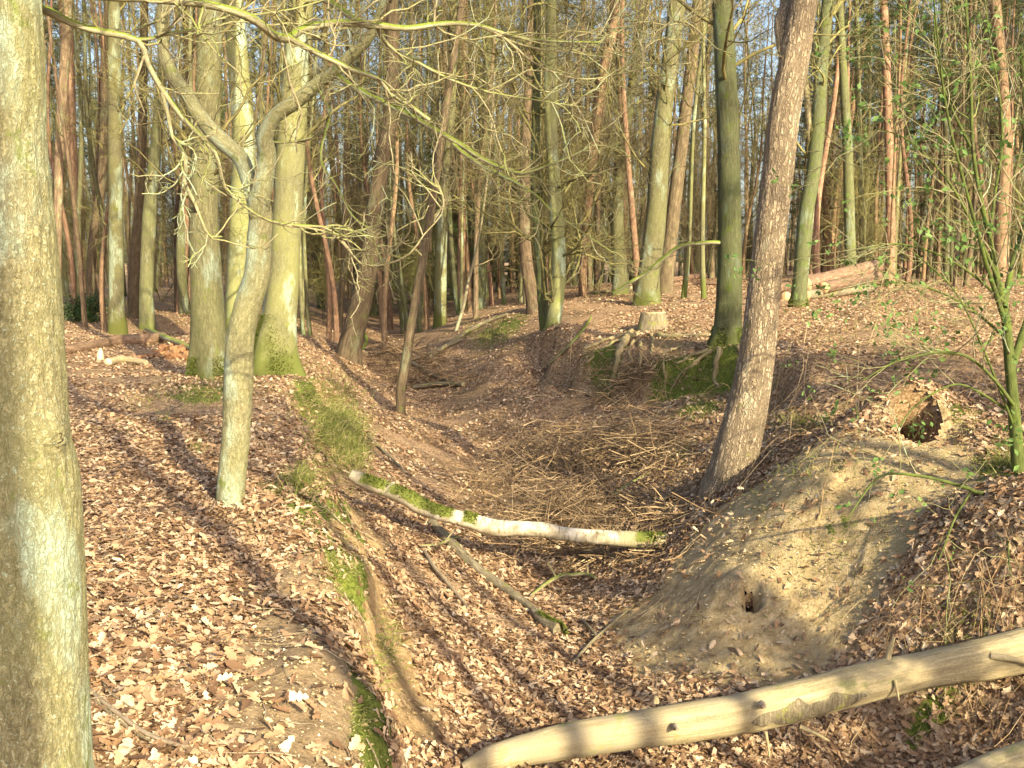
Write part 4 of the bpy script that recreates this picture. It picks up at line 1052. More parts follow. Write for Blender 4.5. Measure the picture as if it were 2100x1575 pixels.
# trees behind and beside the photographer, on the sunny side: they throw the stripes of shadow
def sunny_tree(c, y, r, Hh, lab, seed, lo=.6, n1=9):
    rg = np.random.default_rng(seed); x = c - tan(SUN_AZ) * y; g = h1(x, y)
    P, R = wander(Hh, r, .03, rg, (0, 0), .02 + r * .12); P = P + np.array([x, y, g])
    root = thing('oak_tree', (x, y, g), lab, 'tree')
    P, R = resample(P, R, .3); tb = MB(); tube(tb, P, R, sides=16, flare=(.3, .3, 3), lump=.05, seed=seed); link_mesh('trunk', tb, M['oak'], root)
    cb = MB(); crown_bare(cb, P, R, rg, n1=n1, lo=lo, per2=5, per3=3, per4=2, L1=(.8, 2.4)); link_mesh('crown', cb, M['twig_green'], root)
for k, a in enumerate([(.0, -4.5, .24, 16, 'stout oak behind the viewer that shades the left side of the big oak'), (1.6, -4, .13, 11, 'oak behind the viewer throwing the broad shadow across the left bank'),
        (2.55, -3.5, .085, 10, 'leftmost of the slim oaks behind the viewer striping the gully'), (3.05, -2.6, .075, 9, 'second slim oak behind the viewer striping the gully'), (3.5, -3.2, .085, 10, 'third slim oak behind the viewer striping the gully'),
        (4.0, -1.8, .07, 9, 'fourth slim oak behind the viewer striping the gully'), (5.0, -6, .22, 13, 'heavy oak behind the viewer shading the sandy mound'), (6.9, -2, .12, 11, 'oak beside the viewer on the right bank'),
        (8.3, -4, .18, 13, 'broad oak further right behind the viewer'), (10.2, 0, .14, 12, 'oak far to the right of the viewer')]):
    sunny_tree(*a, seed=200 + k)
for k, (c, y, lab) in enumerate([(8.9, 1.2, 'dense pine added right of the viewer for shade, nearest of three'), (9.9, -.4, 'dense pine added right of the viewer for shade, middle of three'), (11.0, 2.4, 'dense pine added right of the viewer for shade, farthest of three')]):  # unseen pines added so that their crowns shade the right bank
    place_tree('pine', 100 + k, c - tan(SUN_AZ) * y, y, k * 1.3, .8, lab, 'tree', None, 'pine_tree')
for k, (c, y, lab) in enumerate([(9.2, 2.0, 'tall dense spruce added right of the viewer to shade the far gully'), (10.5, 4.3, 'second tall dense spruce added right of the viewer for shade')]):  # dense spruces out of view, put in to darken the far gully
    place_tree('spruce', 100 + k, c - tan(SUN_AZ) * y, y, k * 1.3, 1.45, lab, 'tree', None, 'shade_spruce')
for k, (x, y, sc, lab) in enumerate([(4.05, 1.7, .42, 'bushy young spruce just outside the view, shading the foot of the mound'), (4.7, 2.3, .36, 'smaller bushy spruce beside the view on the right bank'), (4.3, .6, .5, 'taller bushy spruce at the right of the viewer')]):
    place_tree('spruce', 100 + k, x, y, k * 2.0, sc, lab, 'tree', None, 'young_spruce')
# ------------------------------------------------------------------ fallen logs
def gp(u, v, up=0.0):
    p = hit(u, v); p[2] += up; return p

def log_from(path_uvYw, jitter=.3, step_=.04):
    P = np.array([at_Y(u, v, Y) for u, v, Y, w in path_uvYw]); R = np.array([w / 2 / F * Y / ray(u, v)[1] for u, v, Y, w in path_uvYw])
    return resample(P, R, step_)

def stub(mb, p, d, L, r):
    d = np.array(d, float); d /= np.linalg.norm(d)
    P = np.array([p, p + d * L * .5 + np.array([0, 0, .004]), p + d * L]); tube(mb, *resample(P, [r, r * .75, r * .45], .02), sides=10, lump=.15)

def disc(mb, c, nrm, r, seed=0):
    nrm = np.array(nrm, float); nrm /= np.linalg.norm(nrm)
    a = np.cross(nrm, [0, 0, 1.]) if abs(nrm[2]) < .9 else np.cross(nrm, [1., 0, 0]); a /= np.linalg.norm(a); b = np.cross(nrm, a)
    th = np.arange(20) / 20 * 2 * pi; rr = r * (1 + .04 * np.sin(3 * th + seed))
    ring = c + (np.cos(th) * rr)[:, None] * a + (np.sin(th) * rr)[:, None] * b
    v = np.vstack([ring - nrm * .01, ring + nrm * .006, [c + nrm * .006]]); k = np.arange(20)
    mb.add(v, np.stack([k, (k + 1) % 20, 20 + (k + 1) % 20, 20 + k], -1), np.stack([20 + k, 20 + (k + 1) % 20, np.full(20, 40)], -1))

# pale barkless log in the foreground
P, R = log_from([(950,1578,4.68,26),(1000,1558,4.72,50),(1070,1540,4.8,64),(1180,1516,4.85,72),(1330,1492,4.9,76),(1480,1470,4.95,78),(1620,1440,5.0,82),(1760,1403,5.0,80),(1900,1372,5.0,74),(2010,1352,5.0,84),(2110,1330,5.02,86),(2230,1305,5.05,80)])
root = thing('fallen_log', (P[0][0], P[0][1], P[0][2]), 'smooth pale barkless log lying across the gully in the bottom right foreground', 'log')
mb = MB(); tube(mb, P, R, sides=48, lump=.10, seed=4, flute=.02); link_mesh('log_body', mb, M['bare_log'], root)
for (u0, u1, a0, a1) in [(1540, 1790, -.6, .35)]:      # remnant plates of bark
    mb = MB(); nn = 46; V_ = np.zeros((nn, 14, 3))
    for a_ in range(nn):
        u = u0 + (u1 - u0) * a_ / (nn - 1); ix = int(np.argmin(np.abs(P[:, 0] - (u - 1050) / F * 5.06)))
        fx = np.interp((u - 1050) / F * 5.06, P[:, 0], np.arange(len(P))); i0 = int(min(fx, len(P) - 2)); w_ = fx - i0
        pc = P[i0] * (1 - w_) + P[i0 + 1] * w_; rc = R[i0] * (1 - w_) + R[i0 + 1] * w_
        t = P[i0 + 1] - P[i0]; t /= np.linalg.norm(t); upv = np.array([0, 0, 1.]) - t * t[2]; upv /= np.linalg.norm(upv); fr = np.array([0, -1., 0]) + t * t[1]
        e_ = min(1, a_ / 9, (nn - 1 - a_) / 12) ** .6
        nz = float(vnoise(np.array([a_ * .25]), np.array([u0 * .1]))[0]); nz2 = float(vnoise(np.array([a_ * .3]), np.array([u0 * .1 + 9]))[0])
        m_ = (a0 + a1) / 2; lo_ = m_ + (a0 + .22 * nz - m_) * e_; hi_ = m_ + (a1 + .25 * nz2 - m_) * e_
        ang = np.linspace(lo_, hi_, 14); rr_ = rc * 1.02 + .004 * np.sin(np.linspace(0, pi, 14)) ** .3 + .001
        V_[a_] = pc + rr_[:, None] * (np.cos(ang)[:, None] * fr + np.sin(ang)[:, None] * upv)
    i_ = np.arange(nn - 1)[:, None] * 14; j_ = np.arange(13)[None]
    mb.add(V_.reshape(-1, 3), np.stack([i_ + j_, i_ + j_ + 1, i_ + 14 + j_ + 1, i_ + 14 + j_], -1).reshape(-1, 4))
    link_mesh('bark_patch', mb, M['log_bark'], root)
for (u, v, Y, d, L, r) in [(1820,1350,4.93,(.2,-.1,1),.12,.018),(1385,1490,4.80,(.1,-1,.1),.045,.02),(1562,1445,4.86,(.1,-1,.2),.04,.022),(1640,1490,4.95,(1.2,-.3,-.5),.16,.013),(1570,1500,4.9,(.15,-.2,-1),.13,.009),(1835,1395,4.9,(.1,-.5,-1),.1,.009),(2030,1345,4.92,(1,-.25,-.12),.22,.02),(1345,1440,4.9,(0,-.1,1),.03,.02)]:
    mb = MB(); stub(mb, at_Y(u, v, Y), d, L, r); link_mesh('branch_stub', mb, M['bare_log'] if u not in (1385, 1562) else M['stick'], root)

# second pale log cut by the bottom right corner
P, R = log_from([(1965,1600,4.35,50),(2040,1575,4.35,62),(2120,1550,4.35,66),(2220,1520,4.4,66)])
root = thing('fallen_log', P[0], 'short piece of pale log cut off by the bottom right corner', 'log')
mb = MB(); tube(mb, P, R, sides=32, lump=.12, seed=8); link_mesh('log_body', mb, M['bare_log'], root)

# birch log bridging the brush
P, R = log_from([(718,972,8.35,20),(745,985,8.35,30),(830,1018,8.3,34),(860,1036,8.28,35),(900,1052,8.25,31),(965,1068,8.2,32),(1010,1082,8.18,34),(1060,1084,8.15,31),(1110,1086,8.12,32),(1150,1094,8.1,29),(1230,1102,8.05,30),(1300,1106,8.0,34),(1368,1110,7.98,30)])
root = thing('birch_log', P[0], 'white birch log with bands of green moss bridging the gully over the brushwood', 'log')
mb = MB(); tube(mb, P, R, sides=28, lump=.09, seed=2); link_mesh('log_body', mb, M['birch'], root)
rng = np.random.default_rng(8)
for (a_, b_) in [(740, 800), (805, 935), (952, 978), (1318, 1360)]:
    mb = MB(); xs = (np.array([a_, b_]) - 1050) / F * 8.3
    ks = np.nonzero((P[:, 0] > xs[0]) & (P[:, 0] < xs[1]))[0]; n = 220 * max(1, (b_ - a_) // 40)
    kk = rng.choice(ks, n); th = rng.normal(pi / 2 - .35, .6, n)
    o = np.stack([np.zeros(n), -np.cos(th), np.sin(th)], -1); p = P[kk] + o * R[kk][:, None] + np.stack([rng.uniform(-.02, .02, n), np.zeros(n), np.zeros(n)], -1)
    d = o + rng.normal(0, .5, (n, 3)); w = np.cross(d, rng.normal(0, 1, (n, 3))); w /= np.linalg.norm(w, axis=1, keepdims=True)
    mb.add(np.stack([p - w * .011 - o * .004, p + w * .011 - o * .004, p + d * .012], 1).reshape(-1, 3), tris=np.arange(3 * n).reshape(-1, 3))
    link_mesh('moss', mb, M['moss'], root, flat=True)
mb = MB(); stub(mb, P[1], (-.8, -.2, .5), .1, .012); link_mesh('branch_stub', mb, M['stick'], root)

def ground_log(name, label, uvw, mat, cat='log', up=.5, sides=16, lump=.12, seed=1, ends=None, step_=.04, parts=True):
    """a log or stick lying on the ground along pixels (u, v, width)"""
    P = []; R = []
    for u, v, w in uvw:
        p = hit(u, v); r = w / 2 / F * p[1]; p[2] += r * up + (.022 if r < .05 else 0); P.append(p); R.append(r)
    P, R = resample(np.array(P), np.array(R), step_)
    mb = MB(); tube(mb, P, R, sides=sides, lump=lump, seed=seed)
    if not parts and not ends:
        o = link_mesh(name, mb, M[mat]); return tag(o, label, cat), P, R
    root = thing(name, P[0], label, cat); link_mesh('log_body', mb, M[mat], root)
    for e, cm in (ends or []):
        mb = MB(); t = P[0] - P[1] if e == 0 else P[-1] - P[-2]
        t /= np.linalg.norm(t); disc(mb, P[0 if e == 0 else -1] + t * .004, t, R[0 if e == 0 else -1] * .97); link_mesh('cut_face', mb, M[cm], root)
    return root, P, R

root, P, R = ground_log('fallen_pole', 'long grey-brown pole half buried in leaves, sloping down under the birch log',
    [(885,1080,20),(930,1125,26),(980,1175,26),(1020,1205,22),(1075,1245,18),(1110,1270,14)], 'log_bark', up=.35)
rng = np.random.default_rng(3)
root, P, R = ground_log('mossy_log_end', 'short stubby log end capped with green moss at the foot of the half-buried pole', [(1095,1262,18),(1120,1285,30),(1148,1302,36)], 'log_bark', up=.5)
mb = MB(); n = 1500; kk = rng.integers(len(P) // 3, len(P), n); th = rng.uniform(-.4, pi + .4, n)
o = np.stack([np.cos(th) * .7, -np.cos(th) * .7, np.sin(th)], -1); p = P[kk] + o * R[kk][:, None]; d = o + rng.normal(0, .5, (n, 3)); w = np.cross(d, rng.normal(0, 1, (n, 3))); w /= np.linalg.norm(w, axis=1, keepdims=True)
mb.add(np.stack([p - w * .008 - o * .005, p + w * .008 - o * .005, p + d * .016], 1).reshape(-1, 3), tris=np.arange(3 * n).reshape(-1, 3)); link_mesh('moss', mb, M['moss'], root, flat=True)

ground_log('curved_stick', 'thin yellowish curved stick lying in the leaves left of the half-buried pole', [(868,1135,7),(885,1165,9),(905,1190,9),(935,1225,8),(960,1255,6)], 'stick', 'stick', up=1, sides=10, parts=False)
ground_log('long_stick', 'long brown stick on the leaves at the foot of the big left oak', [(185,1430,9),(230,1470,11),(290,1515,11),(350,1540,9),(432,1560,5)], 'stick', 'stick', up=1, sides=10, parts=False)
ground_log('thin_stick', 'dark thin stick just below the long brown stick, bottom left', [(195,1450,6),(240,1490,7),(280,1520,6),(310,1535,4)], 'log_bark', 'stick', up=1, sides=8, parts=False)
ground_log('thin_stick', 'thin bowed twig above the long brown stick near the big left oak', [(205,1400,4),(225,1432,5),(270,1465,4),(300,1478,3)], 'log_bark', 'stick', up=1, sides=8, parts=False)
ground_log('grey_stick', 'straight grey stick lying uphill below the mossy log end', [(1175,1368,6),(1205,1335,7),(1240,1302,7),(1285,1262,5)], 'log_bark', 'stick', up=1.2, sides=8, parts=False)
ground_log('grey_stick', 'short grey stick beside the mossy log end', [(1196,1282,7),(1222,1312,6)], 'log_bark', 'stick', up=1.2, sides=8, parts=False)
ground_log('yellow_stick', 'straight yellow stick propped in the brushwood right of centre', [(1218,1052,5),(1260,1030,7),(1300,1005,7),(1330,985,5)], 'branch_pale', 'stick', up=4, sides=8, parts=False)
o, P, R = ground_log('dry_branch', 'bleached forked dry branch at the lower end of the brushwood', [(1090,1230,6),(1120,1208,8),(1150,1192,9),(1175,1190,8),(1200,1188,8),(1222,1195,6)], 'branch_pale', 'branch', up=1.5, sides=10)
mb = MB(); k = len(P) // 2; stub(mb, P[k], (-.3, .1, .5), .14, .012); link_mesh('side_twig', mb, M['branch_pale'], o)
mb = MB(); k = int(len(P) * .85); stub(mb, P[k], (.0, -.1, 1), .12, .010); link_mesh('side_twig', mb, M['branch_pale'], o)
o, P, R = ground_log('dry_twig', 'small white forked twig beside the birch log on the left slope', [(862,1130,4),(900,1130,6),(925,1118,6),(945,1112,4)], 'branch_pale', 'twig', up=3, sides=8)
mb = MB(); stub(mb, P[len(P) // 2], (.5, 0, .6), .16, .008); link_mesh('side_twig', mb, M['branch_pale'], o)
ground_log('thin_stick', 'dark thin stick at the upper left slope of the gully', [(755,900,5),(790,935,6),(825,968,5)], 'log_bark', 'stick', up=1, sides=8, parts=False)

# rotten trunk and cut pieces on the left bank
o, P, R = ground_log('rotten_log', 'rotten fallen trunk with crumbling red wood on the left bank beside the big oak', [(120,728,22),(180,718,20),(240,707,22),(300,705,26),(335,700,22)], 'red_log', up=.7)
mb = MB(); rng = np.random.default_rng(5)
for k in range(26):
    c_ = hit(rng.uniform(280, 385), rng.uniform(712, 738)); s_ = rng.uniform(.04, .11)
    P_ = np.array([c_, c_ + [rng.uniform(-.1, .14), rng.uniform(-.08, .08), s_ * .7]]); tube(mb, P_, [s_, s_ * .6], sides=7, lump=.4, seed=k)
link_mesh('crumbled_wood', mb, M['rotten'], o, flat=True)
ground_log('fallen_branch', 'straight yellowish branch leaning on the rotten log near the stout oak', [(300,682,8),(330,700,12),(360,712,12),(398,728,9)], 'branch_pale', 'branch', up=2, sides=10, parts=False)
ground_log('cut_log', 'small sawn log with a round pale end on the left bank', [(222,750,16),(250,744,15),(300,752,12)], 'bare_log', up=.9, ends=[(0, 'cut_pale')])
c_ = hit(206, 738)
root = thing('cut_stub', c_, 'short bright white split wood stub standing in front of the rotten log', 'wood stub')
mb = MB(); tube(mb, np.array([c_ - [0, 0, .05], c_ + [0, 0, .1], c_ + [.01, 0, .19]]), [.06, .05, .02], sides=10, lump=.2); link_mesh('wood_stub', mb, M['cut_pale'], root, flat=True)

# tree stump with its roots
c_ = hit(1340, 676); r_ = 25 / F * c_[1]
root = thing('tree_stump', c_, 'sawn tree stump with exposed roots on the edge of the right bank', 'stump')
zt = at_Y(1340, 641, c_[1])[2] - c_[2]
mb = MB(); tube(mb, *resample(np.array([c_ - [0, 0, .2], c_ + [0, 0, .05], c_ + [0, 0, zt]]), [r_ * 1.45, r_ * 1.25, r_ * 1.0], .04), sides=40, lump=.08, ridge=.006, seed=3, flute=.05); link_mesh('stump_body', mb, M['log_bark'], root)
mb = MB(); disc(mb, c_ + [0, 0, zt], (0, 0, 1), r_ * .97); link_mesh('cut_face', mb, M['cut'], root)
def root_path(uv, mat='root', up=.02, parent=None, name='root'):
    P = []; R = []
    for u, v, w in uv:
        p = hit(u, v); p[2] += up; P.append(p); R.append(w / 2 / F * p[1])
    P, R = resample(np.array(P), np.array(R), .05); P = P + .02 * np.stack([vnoise(np.arange(len(P)) * .4, np.zeros(len(P)) + k * 5 + uv[0][0]) for k in range(3)], -1)
    mb = MB(); tube(mb, P, R, sides=9, lump=.2, seed=uv[0][0]); link_mesh(name, mb, M[mat], parent)
for uv in [[(1325,672,16),(1290,690,15),(1275,710,15),(1268,735,14),(1262,770,12),(1250,800,8)],
           [(1345,690,14),(1380,693,12),(1420,690,9),(1460,688,6)], [(1320,678,10),(1280,688,9),(1240,700,8),(1200,720,6)], [(1316,682,9),(1260,705,8),(1215,735,6),(1190,760,4)],
           [(1312,700,7),(1313,730,6),(1312,760,5)], [(1300,700,6),(1290,725,5),(1300,745,4)], [(1335,690,8),(1338,712,6),(1334,735,4)]]:
    root_path(uv, parent=root)
oak_r = [o for o in bpy.data.objects if str(o.get('label', '')).startswith('dark green straight oak')][0]
for uv in [[(1478,715,14),(1472,740,12),(1465,765,11),(1462,785,10),(1475,800,8)], [(1460,722,10),(1430,745,8),(1395,775,6),(1375,805,4)], [(1450,720,8),(1410,735,6),(1390,748,5)],
           [(1400,712,6),(1375,722,6),(1362,745,5),(1366,780,5)], [(1390,715,5),(1350,735,5),(1340,760,3)], [(1510,715,8),(1525,735,6),(1530,760,5)]]:
    root_path(uv, parent=oak_r)

# pile of cut logs behind the wavy young oak
LP = [((1612,612),(1668,592),34,'reddish cut log at the near left of the pile'), ((1652,584),(1800,545),38,'longest topmost log of the pile with flaking bark'), ((1655,575),(1700,566),26,'short dark red log behind the top log'),
      ((1655,605),(1790,590),24,'low mossy log along the front of the pile'), ((1690,590),(1800,566),30,'second log tucked under the topmost one'), ((1560,600),(1610,588),28,'log end showing left of the leaning pine and the young oak')]
for k, ((u0, v0), (u1, v1), w, lab) in enumerate(LP):
    Y0 = 22.3 + .35 * (k % 3)
    A = at_Y(u0, v0, Y0); B = at_Y(u1, v1, Y0 + 2.6); r = w * .82 / 2 / F * Y0
    gz = h1(A[0], A[1])
    P, R = resample(np.array([A, (A + B) / 2, B]), [r, r * 1.03, r * .95], .12)
    root = thing('cut_log', A, lab, 'log', 'stacked cut logs')
    mb = MB(); tube(mb, P, R, sides=20, lump=.08, ridge=.003, seed=k); link_mesh('log_body', mb, M['red_log'] if k != 3 else M['log_bark'], root)
    t = (B - A) / np.linalg.norm(B - A)
    mb = MB(); disc(mb, A - t * .004, -t, r * .95, k); link_mesh('cut_face', mb, M['cut'], root)
    mb = MB(); disc(mb, B + t * .004, t, r * .9, k); link_mesh('cut_face', mb, M['cut'], root)
for lab, uv, mt in [('long reddish pole lying on the right bank behind the thick dull-brown trunk', [(1355,582,10),(1400,577,12),(1445,572,14)], 'red_log'),
                ('pinkish log lying just left of the dark green oak', [(1380,588,8),(1430,586,8),(1475,584,9)], 'red_log'), ('pale broken branch lying left of the thick dull-brown trunk', [(1210,604,6),(1270,600,7),(1310,590,8)], 'bare_log'),
                ('straight pale pole lying on the leaves at the right', [(1950,627,6),(1990,626,6),(2030,627,5)], 'bare_log'), ('slanting fallen pole low on the gully shoulder', [(880,740,8),(930,705,9),(985,672,9),(1040,650,7)], 'log_bark'),
                ('dead branch lying down the far gully slope', [(840,745,6),(900,722,7),(950,700,6)], 'stick'), ('fallen mossy pole beside the foot of the thin leaning stem', [(835,745,9),(870,765,9),(900,780,8),(945,795,8)], 'log_bark'),
                ('dark branch lying in the gully right of the thin leaning stem', [(850,800,9),(900,795,10),(950,795,9)], 'log_bark')]:
    ground_log('fallen_pole', lab, uv, mt, up=1.0, sides=12, parts=False)
# yellow bare branches standing out of the right slope
for lab, uv in [('bare yellow-green branch leaning out of the slope right of the mint-green trunk', [(1125,755,4),(1150,735,5),(1180,705,5),(1200,680,5),(1213,658,4)]), ('crossed pale broken stick at the foot of the leaning gully pine', [(735,740,6),(752,712,7),(745,690,6),(740,680,5)])]:
    ground_log('bare_branch', lab, uv, 'branch', 'branch', up=3, sides=8, parts=False)

# ------------------------------------------------------------------ litter, twigs, grass
def frame_points(n, vmin, vmax, ulo, uhi, rng, power=1.0):
    """random pixels -> where they hit the terrain, vectorised"""
    u = rng.uniform(ulo, uhi, n); v = vmin + (vmax - vmin) * rng.uniform(0, 1, n) ** power
    return u, v

_cand_n = 900000
def area_points(n, ylo, yhi, rng, dens_pow, margin=.6):
    """points spread over the visible wedge of ground, denser near the camera"""
    t = rng.uniform(0, 1, n)
    a = 2 - dens_pow
    y = (ylo ** a + (yhi ** a - ylo ** a) * t) ** (1 / a) if abs(a) > 1e-6 else ylo * (yhi / ylo) ** t
    x = rng.uniform(-1, 1, n) * (y * .56 + margin)
    return x, y

def normals(x, y):
    e = .03
    gx_ = (H(x + e, y) - H(x - e, y)) / (2 * e); gy_ = (H(x, y + e) - H(x, y - e)) / (2 * e)
    nn = np.stack([-gx_, -gy_, np.ones_like(x)], -1); return nn / np.linalg.norm(nn, axis=1, keepdims=True)

def leaves(mb, x, y, size, rng, tilt=.45, lobed=True, zoff=.03):
    k_ = clear_of_holes(x, y); x, y, size = x[k_], y[k_], size[k_]
    n = len(x); z = H(x, y); N = normals(x, y)
    N = N + rng.normal(0, tilt, (n, 3)); N /= np.linalg.norm(N, axis=1, keepdims=True)
    a = np.cross(N, rng.normal(0, 1, (n, 3))); a /= np.linalg.norm(a, axis=1, keepdims=True); b = np.cross(N, a)
    c = np.stack([x, y, z + rng.uniform(.002, zoff, n)], -1)
    if lobed:
        prof = np.array([(-.5, .03), (-.36, .15), (-.24, .10), (-.10, .25), (.0, .15), (.14, .30), (.25, .17), (.38, .22), (.5, .02)])
        curl = rng.uniform(-.5, .9, n); bend = rng.uniform(-.35, .35, n)
        k = len(prof); V = np.zeros((n, k * 3, 3))
        for i_, (l, w) in enumerate(prof):
            wj = w * rng.uniform(.75, 1.25, n)
            for s_, off in ((0, k), (-1, 0), (1, 2 * k)):
                ww = s_ * wj; V[:, off + i_] = c + size[:, None] * (a * l + b * (ww * np.cos(curl * .9))[:, None] + N * (np.abs(ww) * np.sin(curl * .9) + bend * l * l * 1.2)[:, None])
        q = []
        for i_ in range(k - 1):
            q += [(i_, i_ + 1, k + i_ + 1, k + i_), (k + i_, k + i_ + 1, 2 * k + i_ + 1, 2 * k + i_)]
        q = np.array(q)[None] + (np.arange(n) * k * 3)[:, None, None]
        mb.add(V.reshape(-1, 3), q.reshape(-1, 4))
    else:
        curl = rng.uniform(-.3, .5, n)[:, None]; w = rng.uniform(.25, .4, n)[:, None]; s_ = size[:, None]
        V = np.stack([c - a * s_ * .5, c - b * s_ * w + N * s_ * curl * w, c + a * s_ * .5, c + b * s_ * w + N * s_ * curl * w], 1)
        q = np.array([(0, 1, 2, 3)])[None] + (np.arange(n) * 4)[:, None, None]
        t_ = np.array([(0, 1, 2), (0, 2, 3)])[None] + (np.arange(n) * 4)[:, None, None]
        mb.add(V.reshape(-1, 3), tris=t_.reshape(-1, 3))

rng = np.random.default_rng(21)
mb = MB()
x, y = area_points(140000, 2.6, 9.5, rng, 1.0)
sa_, mo_, og_ = masks(x, y)
keep = rng.uniform(0, 1, len(x)) > np.clip(smooth(np.where(x < -.3, .55, .35), np.where(x < -.3, 1.25, 1.0), sa_), 0, .93) ; keep &= rng.uniform(0, 1, len(x)) > np.clip(mo_, 0, 1) * .8; keep &= rng.uniform(0, 1, len(x)) > np.clip(og_ * 1.5, 0, .95)
keep &= vnoise(x * 2.3, y * 2.3) > -.85 + .3 * rng.uniform(0, 1, len(x))
x, y = x[keep], y[keep]
leaves(mb, x, y, (.018 + .055 * rng.uniform(0, 1, len(x)) ** 1.3) * (1 + .25 * smooth(5.5, 3.5, y)), rng, tilt=.30)
x, y = area_points(190000, 8.5, 34, rng, 1.0, 1.0)
sa_, mo_, og_ = masks(x, y)
keep = rng.uniform(0, 1, len(x)) > np.clip(mo_ + og_, 0, 1) * .75; keep &= vnoise(x * 1.3, y * 1.3) > -.5 + .4 * rng.uniform(0, 1, len(x))
x, y = x[keep], y[keep]
leaves(mb, x, y, rng.uniform(.035, .075, len(x)), rng, lobed=False, tilt=.36, zoff=.03)
# drift over the buried end of the pale log and against trunks
for (cx_, cy_, sx_, sy_, n_, zo_) in [(-.16, 4.56, .2, .13, 1500, .12), (.10, 4.62, .3, .07, 700, .08)]:
    leaves(mb, rng.normal(cx_, sx_, n_), rng.normal(cy_, sy_, n_), rng.uniform(.024, .062, n_), rng, tilt=.5, zoff=zo_)
for (u_, v_, r__) in [(478, 1046, .16), (1488, 1010, .3), (428, 785, .45), (562, 742, .5), (1490, 706, .4), (712, 742, .35), (822, 802, .2), (1340, 676, .4), (1126, 708, .35)]:
    c_ = hit(u_, v_); n_ = int(500 + 900 * r__); a_ = rng.uniform(0, 6.28, n_); q_ = r__ * (.55 + np.abs(rng.normal(0, .45, n_)))
    leaves(mb, c_[0] + q_ * np.cos(a_), c_[1] + q_ * np.sin(a_), rng.uniform(.03, .065, n_), rng, tilt=.5, zoff=.06, lobed=c_[1] < 10)
tag(link_mesh('leaf_litter', mb, M['leaf'], flat=False), 'carpet of dry brown oak leaves over both banks and the gully', 'leaves', kind='stuff')

# fine litter: crumbs and grit
mb = MB(); n = 26000
x, y = area_points(n, 2.6, 9, rng, 1.2); z = H(x, y) + .004
s_ = rng.uniform(.003, .011, n)[:, None]; c_ = np.stack([x, y, z], -1)
dd_ = rng.normal(0, 1, (n, 3, 3)); dd_[..., 2] *= .5
mb.add((c_[:, None] + dd_ * s_[:, None] * .7).reshape(-1, 3), tris=np.arange(3 * n).reshape(-1, 3))
tag(link_mesh('leaf_crumbs', mb, M['grit'], flat=True), 'pale crumbs and flakes sprinkled on the bare sandy soil', 'debris', kind='stuff')

mb = MB(); n = 26000
x, y = area_points(n, 3.0, 9, rng, 1.0); sa_, mo_, og_ = masks(x, y); k_ = rng.uniform(0, 1, n) < np.clip(smooth(.3, .9, sa_ + og_), 0, 1) * .9; x, y = x[k_], y[k_]; n = len(x)
s_ = (.003 + .012 * rng.uniform(0, 1, n) ** 3)[:, None]; c_ = np.stack([x, y, H(x, y) + .03 * 0], -1)
_oct = np.array([(1, 0, 0), (0, 1, 0), (-1, 0, 0), (0, -1, 0), (0, 0, .7), (0, 0, -.7)], float)
vv_ = c_[:, None] + _oct[None] * s_[:, None] * rng.uniform(.6, 1.3, (n, 6, 1)) + np.array([0, 0, 1.]) * s_[:, None] * .5
_ot = np.array([(0, 1, 4), (1, 2, 4), (2, 3, 4), (3, 0, 4), (1, 0, 5), (2, 1, 5), (3, 2, 5), (0, 3, 5)])
mb.add(vv_.reshape(-1, 3), tris=(_ot[None] + (np.arange(n) * 6)[:, None, None]).reshape(-1, 3))
tag(link_mesh('soil_crumbs', mb, M['clod'], flat=True), 'crumbs of sandy soil on the bare mound and bank', 'soil', kind='stuff')

def arcs(mb, x, y, L, r, rng, rise=(.02, .25), nseg=6, lift=.02, dirz=.3):
    k_ = clear_of_holes(x, y) & clear_of_holes(x, y + .25); k_ &= ~((np.abs(x - HOLES[0][0]) < .75) & (y > HOLES[0][1] - 1.9) & (y < HOLES[0][1] + .7)); k_ &= ~((np.abs(x - 2.15) < .75) & (y > 5.6) & (y < 7.6) & (rng.uniform(0, 1, len(x)) < .85)); x, y, L, r = x[k_], y[k_], L[k_], r[k_]
    n = len(x); z = H(x, y)
    th = rng.uniform(0, 2 * pi, n); P = np.zeros((n, nseg + 1, 3)); t = np.linspace(0, 1, nseg + 1)
    c, s_ = np.cos(th), np.sin(th); bend = rng.normal(0, .6, n)
    h = rng.uniform(*rise, n)
    for i_, tt in enumerate(t):
        a = th + bend * (tt - .5); P[:, i_, 0] = x + L * (tt - .5) * np.cos(a); P[:, i_, 1] = y + L * (tt - .5) * np.sin(a)
    g = H(P[:, :, 0].ravel(), P[:, :, 1].ravel()).reshape(n, nseg + 1)
    up = rng.uniform(-.3, 1.2, n)[:, None] * dirz * L[:, None] * t[None]
    P[:, :, 2] = g + lift * rng.uniform(0, 1, n)[:, None] + h[:, None] * 4 * t[None] * (1 - t[None]) * L[:, None] + np.maximum(up, 0)
    P += rng.normal(0, .012, P.shape) * L[:, None, None]
    R_ = r[:, None] * (1 - .6 * t[None]); bulk_tubes(mb, P, R_, 3)

mb = MB()
x, y = area_points(3400, 2.8, 28, rng, 1.0); L = rng.uniform(.06, .4, len(x))
arcs(mb, x, y, L, .0016 + rng.uniform(0, .0025, len(x)) + y * .00012, rng, rise=(0, .06), dirz=.05)
tag(link_mesh('fallen_twigs', mb, M['stick']), 'small dry twigs scattered thinly over the leaves', 'twigs', kind='stuff')

